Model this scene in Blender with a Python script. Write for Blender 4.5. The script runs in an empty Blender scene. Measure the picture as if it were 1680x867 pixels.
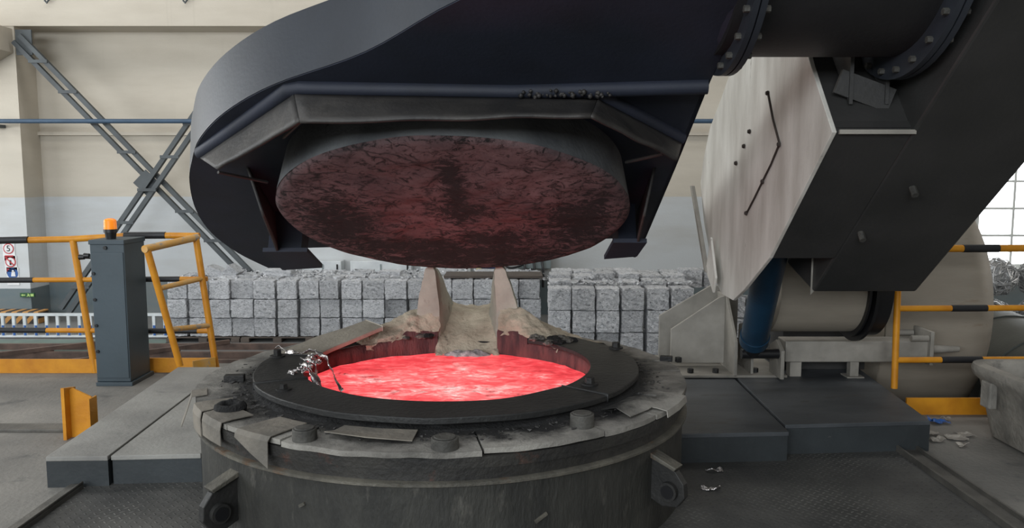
import bpy, math, random
from mathutils import Vector, Matrix, noise
random.seed(7)
R = math.radians
S = bpy.context.scene
COL = S.collection
PI = math.pi

# ---------------------------------------------------------------- camera, world, lights, exposure
cd = bpy.data.cameras.new('camera'); cam = bpy.data.objects.new('camera', cd); COL.objects.link(cam)
cd.sensor_width = 36; cd.lens = 36 * 1330 / 1680
cam.location = (0, 0, 1.6); cam.rotation_euler = (R(90) - math.atan(143.5 / 1330), 0, 0)
cd.clip_end = 200
S.camera = cam
W = bpy.data.worlds.new('world'); S.world = W; W.use_nodes = True
W.node_tree.nodes['Background'].inputs[0].default_value = (.93, .97, 1, 1)
W.node_tree.nodes['Background'].inputs[1].default_value = 5.0

def area(name, loc, rot, sx, sy, power, col=(1, 1, 1)):
    l = bpy.data.lights.new(name, 'AREA'); l.shape = 'RECTANGLE'; l.size = sx; l.size_y = sy; l.energy = power; l.color = col
    o = bpy.data.objects.new(name, l); COL.objects.link(o); o.location = loc; o.rotation_euler = rot
    return o
# unseen area lamps added to stand in for roof glazing and side windows
area('area_roof_back', (-2, 9.6, 8.8), (0, 0, 0), 18, 2.4, 470, (1, .985, .96))
area('area_roof_front', (-3, -1, 8.8), (0, 0, 0), 16, 2.0, 420, (.9, .95, 1))
area('area_fill_front', (-6, -9.8, 4.6), (R(90), 0, 0), 13, 3.2, 1950, (.88, .94, 1))  # added fill for the faces turned towards the camera
area('area_left', (-13.7, 7.6, 3.2), (0, R(-90), 0), 4.4, 11, 950, (.93, .97, 1))
area('area_right', (15.7, 9, 3.2), (0, R(90), 0), 4, 7, 260, (1, .97, .92))
S.view_settings.view_transform = 'Standard'
S.view_settings.look = 'None'
S.view_settings.exposure = 0.0
S.view_settings.gamma = 1.0
S.view_settings.use_curve_mapping = False

# ---------------------------------------------------------------- helpers
def lin(c):
    return tuple((x / 255 / 12.92 if x / 255 < .04045 else ((x / 255 + .055) / 1.055) ** 2.4) for x in c)

class MB:
    def __init__(s): s.v = []; s.f = []
    def add(s, vs, fs):
        b = len(s.v); s.v += [Vector(p) for p in vs]; s.f += [tuple(b + i for i in f) for f in fs]; return s
    def box(s, c, d, rot=None):
        x, y, z = d[0] / 2, d[1] / 2, d[2] / 2
        vs = [Vector(p) for p in ((-x,-y,-z),(x,-y,-z),(x,y,-z),(-x,y,-z),(-x,-y,z),(x,-y,z),(x,y,z),(-x,y,z))]
        if rot is not None: vs = [rot @ p for p in vs]
        c = Vector(c)
        return s.add([p + c for p in vs], [(3,2,1,0),(4,5,6,7),(0,1,5,4),(1,2,6,5),(2,3,7,6),(3,0,4,7)])
    def span(s, x0, x1, y0, y1, z0, z1):
        return s.box(((x0+x1)/2, (y0+y1)/2, (z0+z1)/2), (x1-x0, y1-y0, z1-z0))
    def prism(s, pts, fn, t0, t1):
        n = len(pts)
        vs = [fn(p, t0) for p in pts] + [fn(p, t1) for p in pts]
        fs = [tuple(range(n))[::-1], tuple(range(n, 2*n))] + [(i, (i+1) % n, n+(i+1) % n, n+i) for i in range(n)]
        return s.add(vs, fs)
    def cyl(s, p0, p1, r0, r1=None, n=16, caps=True):
        p0 = Vector(p0); p1 = Vector(p1); r1 = r0 if r1 is None else r1
        d = (p1 - p0).normalized(); a = d.orthogonal().normalized(); b = d.cross(a)
        vs = []
        for p, r in ((p0, r0), (p1, r1)):
            for i in range(n):
                t = 2*PI*i/n; vs.append(p + a*(r*math.cos(t)) + b*(r*math.sin(t)))
        fs = [(i, (i+1) % n, n+(i+1) % n, n+i) for i in range(n)]
        if caps: fs += [tuple(range(n))[::-1], tuple(range(n, 2*n))]
        return s.add(vs, fs)
    def tube(s, path, r, n=8, ry=None):
        path = [Vector(p) for p in path]; m = len(path); vs = []; a = None
        for i, p in enumerate(path):
            d = (path[min(i+1, m-1)] - path[max(i-1, 0)]).normalized()
            a = d.orthogonal().normalized() if a is None else (a - d*a.dot(d)).normalized()
            b = d.cross(a)
            rr = r[i] if isinstance(r, (list, tuple)) else r
            for k in range(n):
                t = 2*PI*k/n; vs.append(p + a*(rr*math.cos(t)) + b*((ry or rr)*math.sin(t)))
        fs = [(i*n+k, i*n+(k+1) % n, (i+1)*n+(k+1) % n, (i+1)*n+k) for i in range(m-1) for k in range(n)]
        fs += [tuple(range(n))[::-1], tuple(range((m-1)*n, m*n))]
        return s.add(vs, fs)
    def grid(s, fn, nu, nv, close_u=False):
        vs = [fn(i/(nu if close_u else nu), j/nv) for j in range(nv+1) for i in range(nu if close_u else nu+1)]
        w = nu if close_u else nu+1
        fs = [(j*w+i, j*w+(i+1) % w, (j+1)*w+(i+1) % w, (j+1)*w+i) for j in range(nv) for i in range(nu)]
        return s.add(vs, fs)
    def ring(s, c, r0, r1, z0, z1, a0, a1, n, fn=None):
        """a segment of a flat ring: angles in degrees, closed solid"""
        vs = []; fs = []
        full = abs(a1 - a0) >= 359.9
        m = n if full else n+1
        for i in range(m):
            t = R(a0 + (a1-a0)*i/n)
            for r, z in ((r0, z0), (r1, z0), (r1, z1), (r0, z1)):
                p = Vector((c[0]+r*math.cos(t), c[1]+r*math.sin(t), z))
                vs.append(fn(p) if fn else p)
        for i in range(n):
            j = (i+1) % m
            for k in range(4): fs.append((i*4+k, j*4+k, j*4+(k+1) % 4, i*4+(k+1) % 4)[::-1])
        if not full: fs += [(0,1,2,3), (n*4+3, n*4+2, n*4+1, n*4)]
        return s.add(vs, fs)
    def build(s, name, mat, parent=None, smooth=None, bevel=0, off=None):
        o0 = Vector((0, 0, 0)); q = parent
        while q is not None: o0 += q.location; q = q.parent
        loc = Vector(off) if off is not None else Vector((0, 0, 0))
        me = bpy.data.meshes.new(name)
        me.from_pydata([p - o0 - (loc if parent is None else Vector((0,0,0))) for p in s.v], [], s.f)
        me.materials.append(mat)
        if smooth:
            for p in me.polygons: p.use_smooth = True
            me.set_sharp_from_angle(angle=R(smooth))
        me.update()
        o = bpy.data.objects.new(name, me); COL.objects.link(o)
        if parent is None: o.location = loc
        else: o.parent = parent
        if bevel:
            b = o.modifiers.new('bevel', 'BEVEL'); b.width = bevel; b.segments = 2; b.limit_method = 'ANGLE'; b.angle_limit = R(40)
        return o

def empty(name, loc, label, cat, group=None):
    o = bpy.data.objects.new(name, None); COL.objects.link(o); o.location = loc; o.empty_display_size = .1
    return tag(o, label, cat, group)
def tag(o, label, cat, group=None):
    o['label'] = label; o['category'] = cat
    if group: o['group'] = group
    return o
def struct(o): o['kind'] = 'structure'; return o
def nz(p, sc=1.0): return noise.noise(Vector(p)*sc)
ORD = ['first','second','third','fourth','fifth','sixth','seventh','eighth','ninth','tenth','eleventh','twelfth','thirteenth','fourteenth','fifteenth','sixteenth','seventeenth','eighteenth','nineteenth','twentieth']

def catmull(pts, k):
    out = []; n = len(pts)
    for i in range(n-1):
        p0 = pts[max(i-1,0)]; p1 = pts[i]; p2 = pts[i+1]; p3 = pts[min(i+2,n-1)]
        for j in range(k):
            t = j/k
            out.append(tuple(.5*((2*b)+(-a+c)*t+(2*a-5*b+4*c-d)*t*t+(-a+3*b-3*c+d)*t**3) for a,b,c,d in zip(p0,p1,p2,p3)))
    out.append(tuple(pts[-1])); return out

# ---------------------------------------------------------------- materials
def newmat(name):
    m = bpy.data.materials.new(name); m.use_nodes = True
    nt = m.node_tree; return m, nt, nt.nodes['Principled BSDF']
def ND(nt, t, **kw):
    n = nt.nodes.new(t)
    for k, v in kw.items():
        if hasattr(n, k): setattr(n, k, v)
        else: n.inputs[k].default_value = v
    return n
def NOISE(nt, vec, scale, detail=5, rough=.55, dist=0):
    n = nt.nodes.new('ShaderNodeTexNoise'); n.inputs['Scale'].default_value = scale; n.inputs['Detail'].default_value = detail
    n.inputs['Roughness'].default_value = rough; n.inputs['Distortion'].default_value = dist
    if vec is not None: nt.links.new(vec, n.inputs['Vector'])
    return n.outputs[0]
def RAMP(nt, fac, stops, interp='LINEAR'):
    n = nt.nodes.new('ShaderNodeValToRGB'); n.color_ramp.interpolation = interp
    e = n.color_ramp.elements
    while len(e) < len(stops): e.new(.5)
    for k, (p, c) in enumerate(stops):
        e[k].position = p; e[k].color = (*c, 1) if len(c) == 3 else c
    nt.links.new(fac, n.inputs[0]); return n.outputs[0]
def MIX(nt, fac, a, b, mode='MIX'):
    n = nt.nodes.new('ShaderNodeMix'); n.data_type = 'RGBA'; n.blend_type = mode
    for sock, v in ((n.inputs[0], fac), (n.inputs[6], a), (n.inputs[7], b)):
        if hasattr(v, 'links'): nt.links.new(v, sock)
        elif isinstance(v, (int, float)): sock.default_value = v
        else: sock.default_value = (*v, 1)
    return n.outputs[2]
def MATH(nt, op, a, b=None, c=None):
    n = nt.nodes.new('ShaderNodeMath'); n.operation = op
    for k, v in enumerate((a, b, c)):
        if v is None: continue
        if hasattr(v, 'links'): nt.links.new(v, n.inputs[k])
        else: n.inputs[k].default_value = v
    return n.outputs[0]
def MAP(nt, stretch=(1,1,1), coord='Object', rot=(0,0,0)):
    tc = nt.nodes.new('ShaderNodeTexCoord'); mp = nt.nodes.new('ShaderNodeMapping')
    nt.links.new(tc.outputs[coord], mp.inputs[0]); mp.inputs['Scale'].default_value = stretch; mp.inputs['Rotation'].default_value = rot
    return mp.outputs[0]
def BUMP(nt, b, h, strength, dist=.02):
    n = nt.nodes.new('ShaderNodeBump'); n.inputs['Strength'].default_value = strength; n.inputs['Distance'].default_value = dist
    nt.links.new(h, n.inputs['Height']); nt.links.new(n.outputs[0], b.inputs['Normal']); return n
G1 = (0,0,0); G2 = (1,1,1)
def pm(name, c, c2=None, scale=4, rough=.6, metal=0, bump=.15, bscale=40, stretch=(1,1,1), c3=None, s3=9, t3=.62, w3=.08, lo=.35, hi=.68, spec=.5):
    m, nt, b = newmat(name); v = MAP(nt, stretch)
    c = lin(c); c2 = lin(c2) if c2 else tuple(x*.75 for x in c)
    f = RAMP(nt, NOISE(nt, v, scale, 6), [(lo, G1), (hi, G2)])
    col = MIX(nt, f, c, c2)
    if c3:
        g = RAMP(nt, NOISE(nt, v, s3, 7, .65), [(t3, G1), (t3+w3, G2)])
        col = MIX(nt, g, col, lin(c3))
    nt.links.new(col, b.inputs['Base Color'])
    b.inputs['Roughness'].default_value = rough; b.inputs['Metallic'].default_value = metal
    b.inputs['Specular IOR Level'].default_value = spec
    if bump: BUMP(nt, b, NOISE(nt, v, bscale, 4), bump)
    return m

mt = {}
# wall paint: grey dado, white band, cream above (painted bands at fixed heights)
def wallmat(name, dado):
    m, nt, b = newmat(name)
    g = ND(nt, 'ShaderNodeNewGeometry'); sp = ND(nt, 'ShaderNodeSeparateXYZ'); nt.links.new(g.outputs['Position'], sp.inputs[0])
    z = MATH(nt, 'ADD', sp.outputs[2], MATH(nt, 'MULTIPLY', NOISE(nt, g.outputs['Position'], 1.2), .02))
    z = MATH(nt, 'MULTIPLY_ADD', z, .1, .1)
    col = RAMP(nt, z, [(0, lin((98,110,114))), (.1+dado*.1, lin((192,195,196))), (.1+.125, lin((192,184,170)))], 'CONSTANT')
    v = MAP(nt, (.35, .35, 1.3), 'Object')
    dirt = RAMP(nt, NOISE(nt, v, 1.6, 8, .6), [(.42, G1), (.75, G2)])
    col = MIX(nt, MATH(nt, 'MULTIPLY', dirt, .35), col, lin((150,140,124)))
    v2 = MAP(nt, (6, 6, .25), 'Object')
    st = RAMP(nt, NOISE(nt, v2, 1.0, 4, .6), [(.6, G1), (.8, G2)])
    col = MIX(nt, MATH(nt, 'MULTIPLY', st, .18), col, lin((120,112,100)))
    nt.links.new(col, b.inputs['Base Color']); b.inputs['Roughness'].default_value = .85
    BUMP(nt, b, NOISE(nt, MAP(nt), 30, 4), .1)
    return m
mt['wall'] = wallmat('painted_wall', -.20)
mt['column'] = wallmat('painted_column', -.27)
mt['ceiling'] = pm('ceiling_sheet', (150,152,152), rough=.8, bump=0)
mt['concrete'] = pm('dusty_concrete', (132,128,121), (96,94,90), 1.1, .85, 0, .25, 35, c3=(66,66,66), s3=3.5, t3=.58, w3=.2)
mt['lower'] = pm('lower_concrete', (112,112,110), (84,84,83), .8, .8, 0, .2, 30, c3=(62,62,62), s3=2, t3=.6, w3=.15)
mt['platform_l'] = pm('platform_top_dusty', (146,144,138), (116,114,110), 2.0, .8, 0, .2, 45, c3=(90,90,88), s3=6, t3=.62, w3=.15)
mt['platform_r'] = pm('platform_painted_steel', (84,87,90), (58,61,64), 1.6, .55, .1, .15, 45, (1,2.5,1), c3=(62,60,58), s3=4, t3=.58, w3=.14)
mt['slate_side'] = pm('slate_paint', (50,55,57), (38,42,44), 3, .6, .1, .1, 40, c3=(96,96,94), s3=12, t3=.68)
mt['strip'] = pm('floor_steel_strip', (104,101,95), (74,72,68), 5, .6, .3, .2, 60)
mt['shell'] = pm('furnace_shell_steel', (64,63,58), (38,38,36), 3.2, .62, .25, .3, 40, (1.6,1.6,.5), c3=(98,95,88), s3=7, t3=.6, w3=.18)
mt['lug'] = pm('lug_dark_steel', (46,45,43), (30,30,29), 6, .6, .25, .2, 40)
mt['shell_lip'] = pm('furnace_lip_steel', (100,96,86), (62,60,55), 6, .6, .2, .3, 50, c3=(92,66,44), s3=5, t3=.58, w3=.12)
mt['rim_edge'] = pm('furnace_rim_edge', (52,50,46), (34,33,32), 6, .65, .2, .3, 50, c3=(94,60,48), s3=4, t3=.6, w3=.12)
# rim top: dusty steel with soot and the charging ring's shadow painted outwards from it
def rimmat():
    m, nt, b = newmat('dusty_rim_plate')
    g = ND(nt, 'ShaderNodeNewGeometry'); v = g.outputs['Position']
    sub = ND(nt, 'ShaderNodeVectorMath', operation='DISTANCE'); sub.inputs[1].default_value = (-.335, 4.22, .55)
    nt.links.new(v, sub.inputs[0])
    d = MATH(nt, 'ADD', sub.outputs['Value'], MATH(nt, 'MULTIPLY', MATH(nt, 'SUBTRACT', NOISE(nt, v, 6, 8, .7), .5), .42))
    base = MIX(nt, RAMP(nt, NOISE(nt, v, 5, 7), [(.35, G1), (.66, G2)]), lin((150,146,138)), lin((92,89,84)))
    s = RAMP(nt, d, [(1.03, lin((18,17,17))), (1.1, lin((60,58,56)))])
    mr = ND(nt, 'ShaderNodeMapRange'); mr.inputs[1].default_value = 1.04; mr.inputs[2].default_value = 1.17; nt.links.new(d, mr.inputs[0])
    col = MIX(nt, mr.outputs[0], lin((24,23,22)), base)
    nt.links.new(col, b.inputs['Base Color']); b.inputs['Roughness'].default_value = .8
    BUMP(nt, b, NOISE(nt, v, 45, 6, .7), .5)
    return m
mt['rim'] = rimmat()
mt['ring'] = pm('charging_ring_plate', (44,44,43), (32,32,32), 4, .55, .3, .25, 40, c3=(68,66,63), s3=6, t3=.62, w3=.14)
mt['ring_lit'] = pm('lifted_ring_plate', (178,170,156), (140,133,121), 3, .6, .25, .25, 40, c3=(60,58,55), s3=5, t3=.62, w3=.14)  # lighter copy of the ring steel, light on the lifted segment painted in
mt['soot'] = pm('black_soot', (26,25,25), (14,14,14), 9, .9, 0, .8, 60, c3=(96,93,88), s3=16, t3=.68)
mt['bolt'] = pm('dark_bolt', (44,43,42), (26,26,26), 9, .6, .4, .3, 50)
mt['bolt_dusty'] = pm('dusty_bolt', (84,82,77), (54,53,50), 9, .7, .3, .3, 50)
mt['crucible'] = pm('glow_red_crucible', (112,66,64), (66,38,40), 6, .8, 0, .5, 30, (3,3,.8), c3=(44,30,30), s3=8, t3=.6, w3=.14)  # maroon base colour carries the red glow of the melt
mt['refractory'] = pm('sandy_refractory', (186,174,154), (150,138,120), 7, .95, 0, .8, 28, c3=(94,82,70), s3=11, t3=.6, w3=.12)
mt['refractory_smooth'] = pm('plastered_refractory', (172,172,158), (146,146,134), 5, .9, 0, .3, 26, c3=(112,104,92), s3=6, t3=.62)
mt['slag'] = pm('crusty_slag', (120,115,108), (54,52,50), 22, .7, .2, .9, 40)
mt['slag_dark'] = pm('dark_slag_crumbs', (70,68,66), (22,21,21), 25, .8, 0, .3, 40)
mt['foil'] = pm('foil_strand', (215,210,208), (150,144,142), 30, .22, .85, .4, 50)
# lid
mt['hood'] = pm('hood_black_paint', (38,43,58), (29,33,43), 2.2, .65, .1, .06, 50, c3=(58,58,60), s3=5, t3=.7)  # blue of the reflected sky mixed into the black's base colour
mt['hood_wall'] = pm('hood_wall_paint', (46,50,57), (40,43,49), 2.5, .5, .1, .05, 50)
mt['skirt'] = pm('skirt_sooty_steel', (66,63,60), (40,39,39), 5, .6, .2, .2, 40, (1,1,1), c3=(26,25,25), s3=6, t3=.62, w3=.16)
mt['stack'] = pm('black_duct', (34,33,34), (26,26,27), 3, .5, .1, .08, 50, c3=(48,46,44), s3=6, t3=.68)
mt['arm'] = pm('arm_dark_grey', (56,55,54), (44,44,43), 2.5, .5, .15, .08, 50, c3=(44,42,40), s3=4, t3=.62, w3=.15)
mt['white_plate'] = pm('weathered_white_plate', (210,207,199), (176,171,162), 2.6, .7, .05, .12, 40, (1,2.0,.55), c3=(96,84,72), s3=7, t3=.67, w3=.07)
mt['bracket'] = pm('bracket_grey_paint', (152,147,138), (122,118,110), 4, .65, .1, .12, 50, c3=(74,64,56), s3=8, t3=.66)
mt['weld'] = pm('dark_weld', (48,38,32), rough=.8, bump=.3)
mt['blue_steel'] = pm('blue_cylinder_paint', (24,58,82), (18,44,64), 5, .4, .1, .06, 50, c3=(20,30,40), s3=9, t3=.66)
mt['beige'] = pm('beige_duct_paint', (152,143,129), (128,120,108), 1.4, .6, .1, .08, 40, (.6,1,3), c3=(120,98,76), s3=3, t3=.62, w3=.14)
mt['tank_dark'] = pm('green_grey_duct', (70,73,68), (56,58,54), 2, .5, .1, .08, 40, c3=(150,126,84), s3=2.5, t3=.68)
def lidmat():
    m, nt, b = newmat('scorched_lid_lining'); v = MAP(nt)
    sp = ND(nt, 'ShaderNodeSeparateXYZ'); nt.links.new(v, sp.inputs[0])
    uu = MATH(nt, 'ADD', sp.outputs[0], 1.997); vv = MATH(nt, 'MULTIPLY', MATH(nt, 'ADD', sp.outputs[1], 1.45), 1.0947)   # position on the disc
    def blob(cu, cv, su, sv):
        a = MATH(nt, 'DIVIDE', MATH(nt, 'SUBTRACT', uu, cu), su); c = MATH(nt, 'DIVIDE', MATH(nt, 'SUBTRACT', vv, cv), sv)
        return MATH(nt, 'POWER', 2.718, MATH(nt, 'MULTIPLY', MATH(nt, 'ADD', MATH(nt, 'MULTIPLY', a, a), MATH(nt, 'MULTIPLY', c, c)), -1.0))
    dens = blob(.02, -.25, .05, .42)
    for q in ((.06,.0,.16,.12),(-.62,.18,.2,.4),(.66,.15,.17,.35),(0,.72,.75,.24),(-.3,.55,.35,.14),(.2,.42,.2,.16)):
        dens = MATH(nt, 'MAXIMUM', dens, blob(*q))
    vs = MAP(nt, (1, 1.3, 1.3))
    n1 = NOISE(nt, vs, 15, 14, .86, .9)
    soot = RAMP(nt, MATH(nt, 'ADD', n1, MATH(nt, 'MULTIPLY', dens, .13)), [(.535, G1), (.575, G2)])
    base = MIX(nt, RAMP(nt, NOISE(nt, v, 3, 8, .65), [(.36, G1), (.64, G2)]), lin((132,106,106)), lin((88,70,72)))
    red = blob(-.25, .12, .34, .3)  # red glow of the melt painted on the lining as two lobes
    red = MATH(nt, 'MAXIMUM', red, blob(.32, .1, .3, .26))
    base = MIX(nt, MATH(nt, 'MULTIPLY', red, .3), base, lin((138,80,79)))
    col = MIX(nt, MATH(nt, 'MULTIPLY', soot, .96), base, lin((11,10,10)))
    vo = ND(nt, 'ShaderNodeTexVoronoi', feature='DISTANCE_TO_EDGE'); vo.inputs['Scale'].default_value = 4.5
    wv = ND(nt, 'ShaderNodeVectorMath', operation='ADD'); nt.links.new(vs, wv.inputs[0])
    nn = nt.nodes.new('ShaderNodeTexNoise'); nn.inputs['Scale'].default_value = 9; nn.inputs['Detail'].default_value = 8; nt.links.new(v, nn.inputs['Vector'])
    scv = ND(nt, 'ShaderNodeVectorMath', operation='SCALE'); scv.inputs['Scale'].default_value = .09; nt.links.new(nn.outputs['Color'], scv.inputs[0])
    nt.links.new(scv.outputs[0], wv.inputs[1]); nt.links.new(wv.outputs[0], vo.inputs['Vector'])
    cr = MATH(nt, 'MULTIPLY', RAMP(nt, vo.outputs['Distance'], [(.0, G2), (.045, G1)]), RAMP(nt, NOISE(nt, v, 3.5, 3), [(.40, G1), (.55, G2)]))
    col = MIX(nt, MATH(nt, 'MULTIPLY', cr, .85), col, lin((12,10,10)))
    nt.links.new(col, b.inputs['Base Color']); b.inputs['Roughness'].default_value = .85
    BUMP(nt, b, MATH(nt, 'SUBTRACT', NOISE(nt, v, 24, 10, .78), MATH(nt, 'MULTIPLY', soot, .25)), .9, .03)
    return m
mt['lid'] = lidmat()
mt['lid_side'] = pm('lid_side_steel', (96,98,99), (72,74,76), 4, .7, .15, .2, 40, c3=(50,50,50), s3=7, t3=.64)
def meltmat():
    m, nt, b = newmat('molten_aluminium'); v = MAP(nt, (1, 1.8, 1))
    n1 = NOISE(nt, v, 9, 8, .72, 1.2); n2 = NOISE(nt, v, 2.2, 4, .5)
    g = ND(nt, 'ShaderNodeNewGeometry')
    f = MATH(nt, 'ADD', MATH(nt, 'MULTIPLY', n1, .75), MATH(nt, 'MULTIPLY', n2, .45))
    ds = ND(nt, 'ShaderNodeVectorMath', operation='LENGTH'); nt.links.new(MAP(nt), ds.inputs[0])
    f = MATH(nt, 'ADD', f, MATH(nt, 'MULTIPLY', MATH(nt, 'SUBTRACT', .38, ds.outputs['Value']), .16))
    col = RAMP(nt, f, [(.42, (.66, .035, .045)), (.53, (.92, .06, .075)), (.61, (1.0, .14, .15)), (.68, (1.0, .34, .33)), (.77, (1.0, .75, .72))])
    dk = RAMP(nt, NOISE(nt, v, 10, 9, .75, .8), [(.55, G1), (.62, G2)])
    wide = RAMP(nt, NOISE(nt, v, 1.6, 3, .5), [(.45, G1), (.58, G2)])
    col = MIX(nt, MATH(nt, 'MULTIPLY', MATH(nt, 'MULTIPLY', dk, wide), .8), col, (.12, .01, .014))
    nt.links.new(col, b.inputs['Emission Color']); b.inputs['Emission Strength'].default_value = .97
    b.inputs['Base Color'].default_value = (.25, .05, .05, 1); b.inputs['Roughness'].default_value = .35
    BUMP(nt, b, n1, .4)
    return m
mt['melt'] = meltmat()
mt['yellow'] = pm('yellow_paint', (206,140,28), (182,116,20), 6, .5, .05, .08, 40, c3=(120,86,44), s3=11, t3=.68, w3=.06)
mt['yellow_chipped'] = pm('chipped_yellow_paint', (206,150,60), (196,160,110), 9, .5, .05, .1, 40, c3=(150,140,128), s3=8, t3=.55, w3=.06)
mt['black_band'] = pm('black_band_paint', (34,34,36), (24,24,26), 6, .5, .05, .05, 40, c3=(120,92,40), s3=14, t3=.74)
mt['cabinet'] = pm('slate_cabinet', (62,74,81), (54,65,71), 2, .5, .05, .04, 40, c3=(58,66,72), s3=5, t3=.68)
mt['black'] = pm('black_plastic', (22,22,24), rough=.4, bump=0)
mt['brace'] = pm('brace_grey_steel', (80,85,87), (66,70,72), 3, .6, .15, .05, 40)
mt['pipe_blue'] = pm('blue_pipe', (64,86,108), (54,74,94), 3, .5, .1, .05, 40)
mt['iron'] = pm('rusty_brown_beam', (104,84,74), (70,58,52), 5, .7, .2, .2, 40)
mt['fence'] = pm('white_fence_paint', (210,214,214), (188,192,194), 5, .5, 0, 0)
mt['blue'] = pm('blue_fence_paint', (44,92,160), (38,80,140), 5, .5, 0, 0)
mt['white'] = pm('white_sheet', (222,222,222), (206,206,206), 5, .5, 0, 0)
mt['red'] = pm('red_print', (190,52,58), (170,42,50), 5, .5, 0, 0)
mt['green'] = pm('green_sign', (40,86,52), (30,66,40), 5, .5, 0, 0)
mt['green_light'] = pm('pale_green_print', (176,204,120), (160,190,110), 5, .5, 0, 0)
mt['wood'] = pm('pallet_wood', (92,82,74), (62,56,52), 5, .8, 0, .2, 30, (1,8,8))
mt['junction'] = pm('junction_box_grey', (128,138,138), (112,120,120), 3, .6, 0, 0)
mt['tub'] = pm('cast_tub', (150,145,136), (104,101,95), 4, .75, .1, .4, 30, c3=(70,68,65), s3=5, t3=.6, w3=.14)
mt['paper'] = pm('scrap_paper', (160,153,143), (124,118,110), 9, .8, 0, .2, 30)
mt['frame_paint'] = pm('window_frame_paint', (216,218,214), (200,202,198), 3, .6, 0, 0)
def amber():
    m, nt, b = newmat('amber_lens'); b.inputs['Base Color'].default_value = (1, .32, .02, 1); b.inputs['Roughness'].default_value = .25
    b.inputs['Transmission Weight'].default_value = .25
    b.inputs['Emission Color'].default_value = (1, .3, .02, 1); b.inputs['Emission Strength'].default_value = .25
    return m
mt['amber'] = amber()
def glass():
    m, nt, b = newmat('window_glass'); b.inputs['Base Color'].default_value = (1, 1, 1, 1); b.inputs['Roughness'].default_value = .02
    tr = nt.nodes.new('ShaderNodeBsdfTransparent'); gl = nt.nodes.new('ShaderNodeBsdfGlossy'); gl.inputs['Roughness'].default_value = .05
    mx = nt.nodes.new('ShaderNodeMixShader'); mx.inputs[0].default_value = .06
    nt.links.new(tr.outputs[0], mx.inputs[1]); nt.links.new(gl.outputs[0], mx.inputs[2])
    nt.links.new(mx.outputs[0], nt.nodes['Material Output'].inputs['Surface']); return m
mt['glass'] = glass()
def balemat(name, a, b2, dark):
    m, nt, b = newmat(name); v = MAP(nt, (1, 1, 1.9))
    oi = ND(nt, 'ShaderNodeObjectInfo')
    n = NOISE(nt, v, 6.5, 7, .75, 1.5)
    col = RAMP(nt, n, [(.36, lin((40,41,44))), (.43, lin(b2)), (.56, lin(a)), (.66, lin((250,250,252)))])
    k = MATH(nt, 'MULTIPLY_ADD', oi.outputs['Random'], .32, .9)
    cc = ND(nt, 'ShaderNodeCombineColor'); [nt.links.new(k, cc.inputs[i]) for i in range(3)]
    col = MIX(nt, 1.0, col, cc.outputs[0], 'MULTIPLY')
    nt.links.new(col, b.inputs['Base Color']); b.inputs['Metallic'].default_value = .3; b.inputs['Roughness'].default_value = .34
    BUMP(nt, b, NOISE(nt, v, 7, 6, .75, 2), .8, .07)
    return m
mt['bale'] = balemat('crushed_aluminium', (225,226,229), (186,188,191), (84,86,90))
mt['wire'] = pm('scrap_wire', (205,205,205), (150,150,150), 20, .4, .6, 0)
def checkermat():
    m, nt, b = newmat('checker_plate_steel')
    g = ND(nt, 'ShaderNodeNewGeometry'); mp = ND(nt, 'ShaderNodeMapping'); nt.links.new(g.outputs['Position'], mp.inputs[0])
    mp.inputs['Rotation'].default_value = (0, 0, R(45)); mp.inputs['Scale'].default_value = (30, 30, 30)
    sp = ND(nt, 'ShaderNodeSeparateXYZ'); nt.links.new(mp.outputs[0], sp.inputs[0])
    fx = MATH(nt, 'SUBTRACT', MATH(nt, 'FRACT', sp.outputs[0]), .5); fy = MATH(nt, 'SUBTRACT', MATH(nt, 'FRACT', sp.outputs[1]), .5)
    ck = MATH(nt, 'MODULO', MATH(nt, 'ADD', MATH(nt, 'FLOOR', sp.outputs[0]), MATH(nt, 'FLOOR', sp.outputs[1])), 2.0)
    ck = MATH(nt, 'GREATER_THAN', MATH(nt, 'ABSOLUTE', ck), .5)
    def sel(a, c): # mix by ck
        return MATH(nt, 'ADD', MATH(nt, 'MULTIPLY', a, ck), MATH(nt, 'MULTIPLY', c, MATH(nt, 'SUBTRACT', 1.0, ck)))
    u = MATH(nt, 'DIVIDE', sel(fx, fy), .46); w = MATH(nt, 'DIVIDE', sel(fy, fx), .15)
    e = MATH(nt, 'SUBTRACT', 1.0, MATH(nt, 'ADD', MATH(nt, 'MULTIPLY', u, u), MATH(nt, 'MULTIPLY', w, w)))
    e = MATH(nt, 'MAXIMUM', e, 0.0)
    v = g.outputs['Position']
    col = MIX(nt, RAMP(nt, NOISE(nt, v, 2.2, 7, .6), [(.36, G1), (.66, G2)]), lin((84,83,80)), lin((56,56,55)))
    worn = RAMP(nt, NOISE(nt, v, 1.4, 4), [(.48, G1), (.62, G2)])
    col = MIX(nt, MATH(nt, 'MULTIPLY', MATH(nt, 'MULTIPLY', MATH(nt, 'GREATER_THAN', e, .25), worn), .5), col, lin((140,138,132)))
    nt.links.new(col, b.inputs['Base Color']); b.inputs['Roughness'].default_value = .6; b.inputs['Metallic'].default_value = .2
    BUMP(nt, b, MATH(nt, 'ADD', MATH(nt, 'MULTIPLY', e, .6), MATH(nt, 'MULTIPLY', NOISE(nt, v, 40, 5), .4)), .5, .01)
    return m
mt['checker'] = checkermat()
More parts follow.
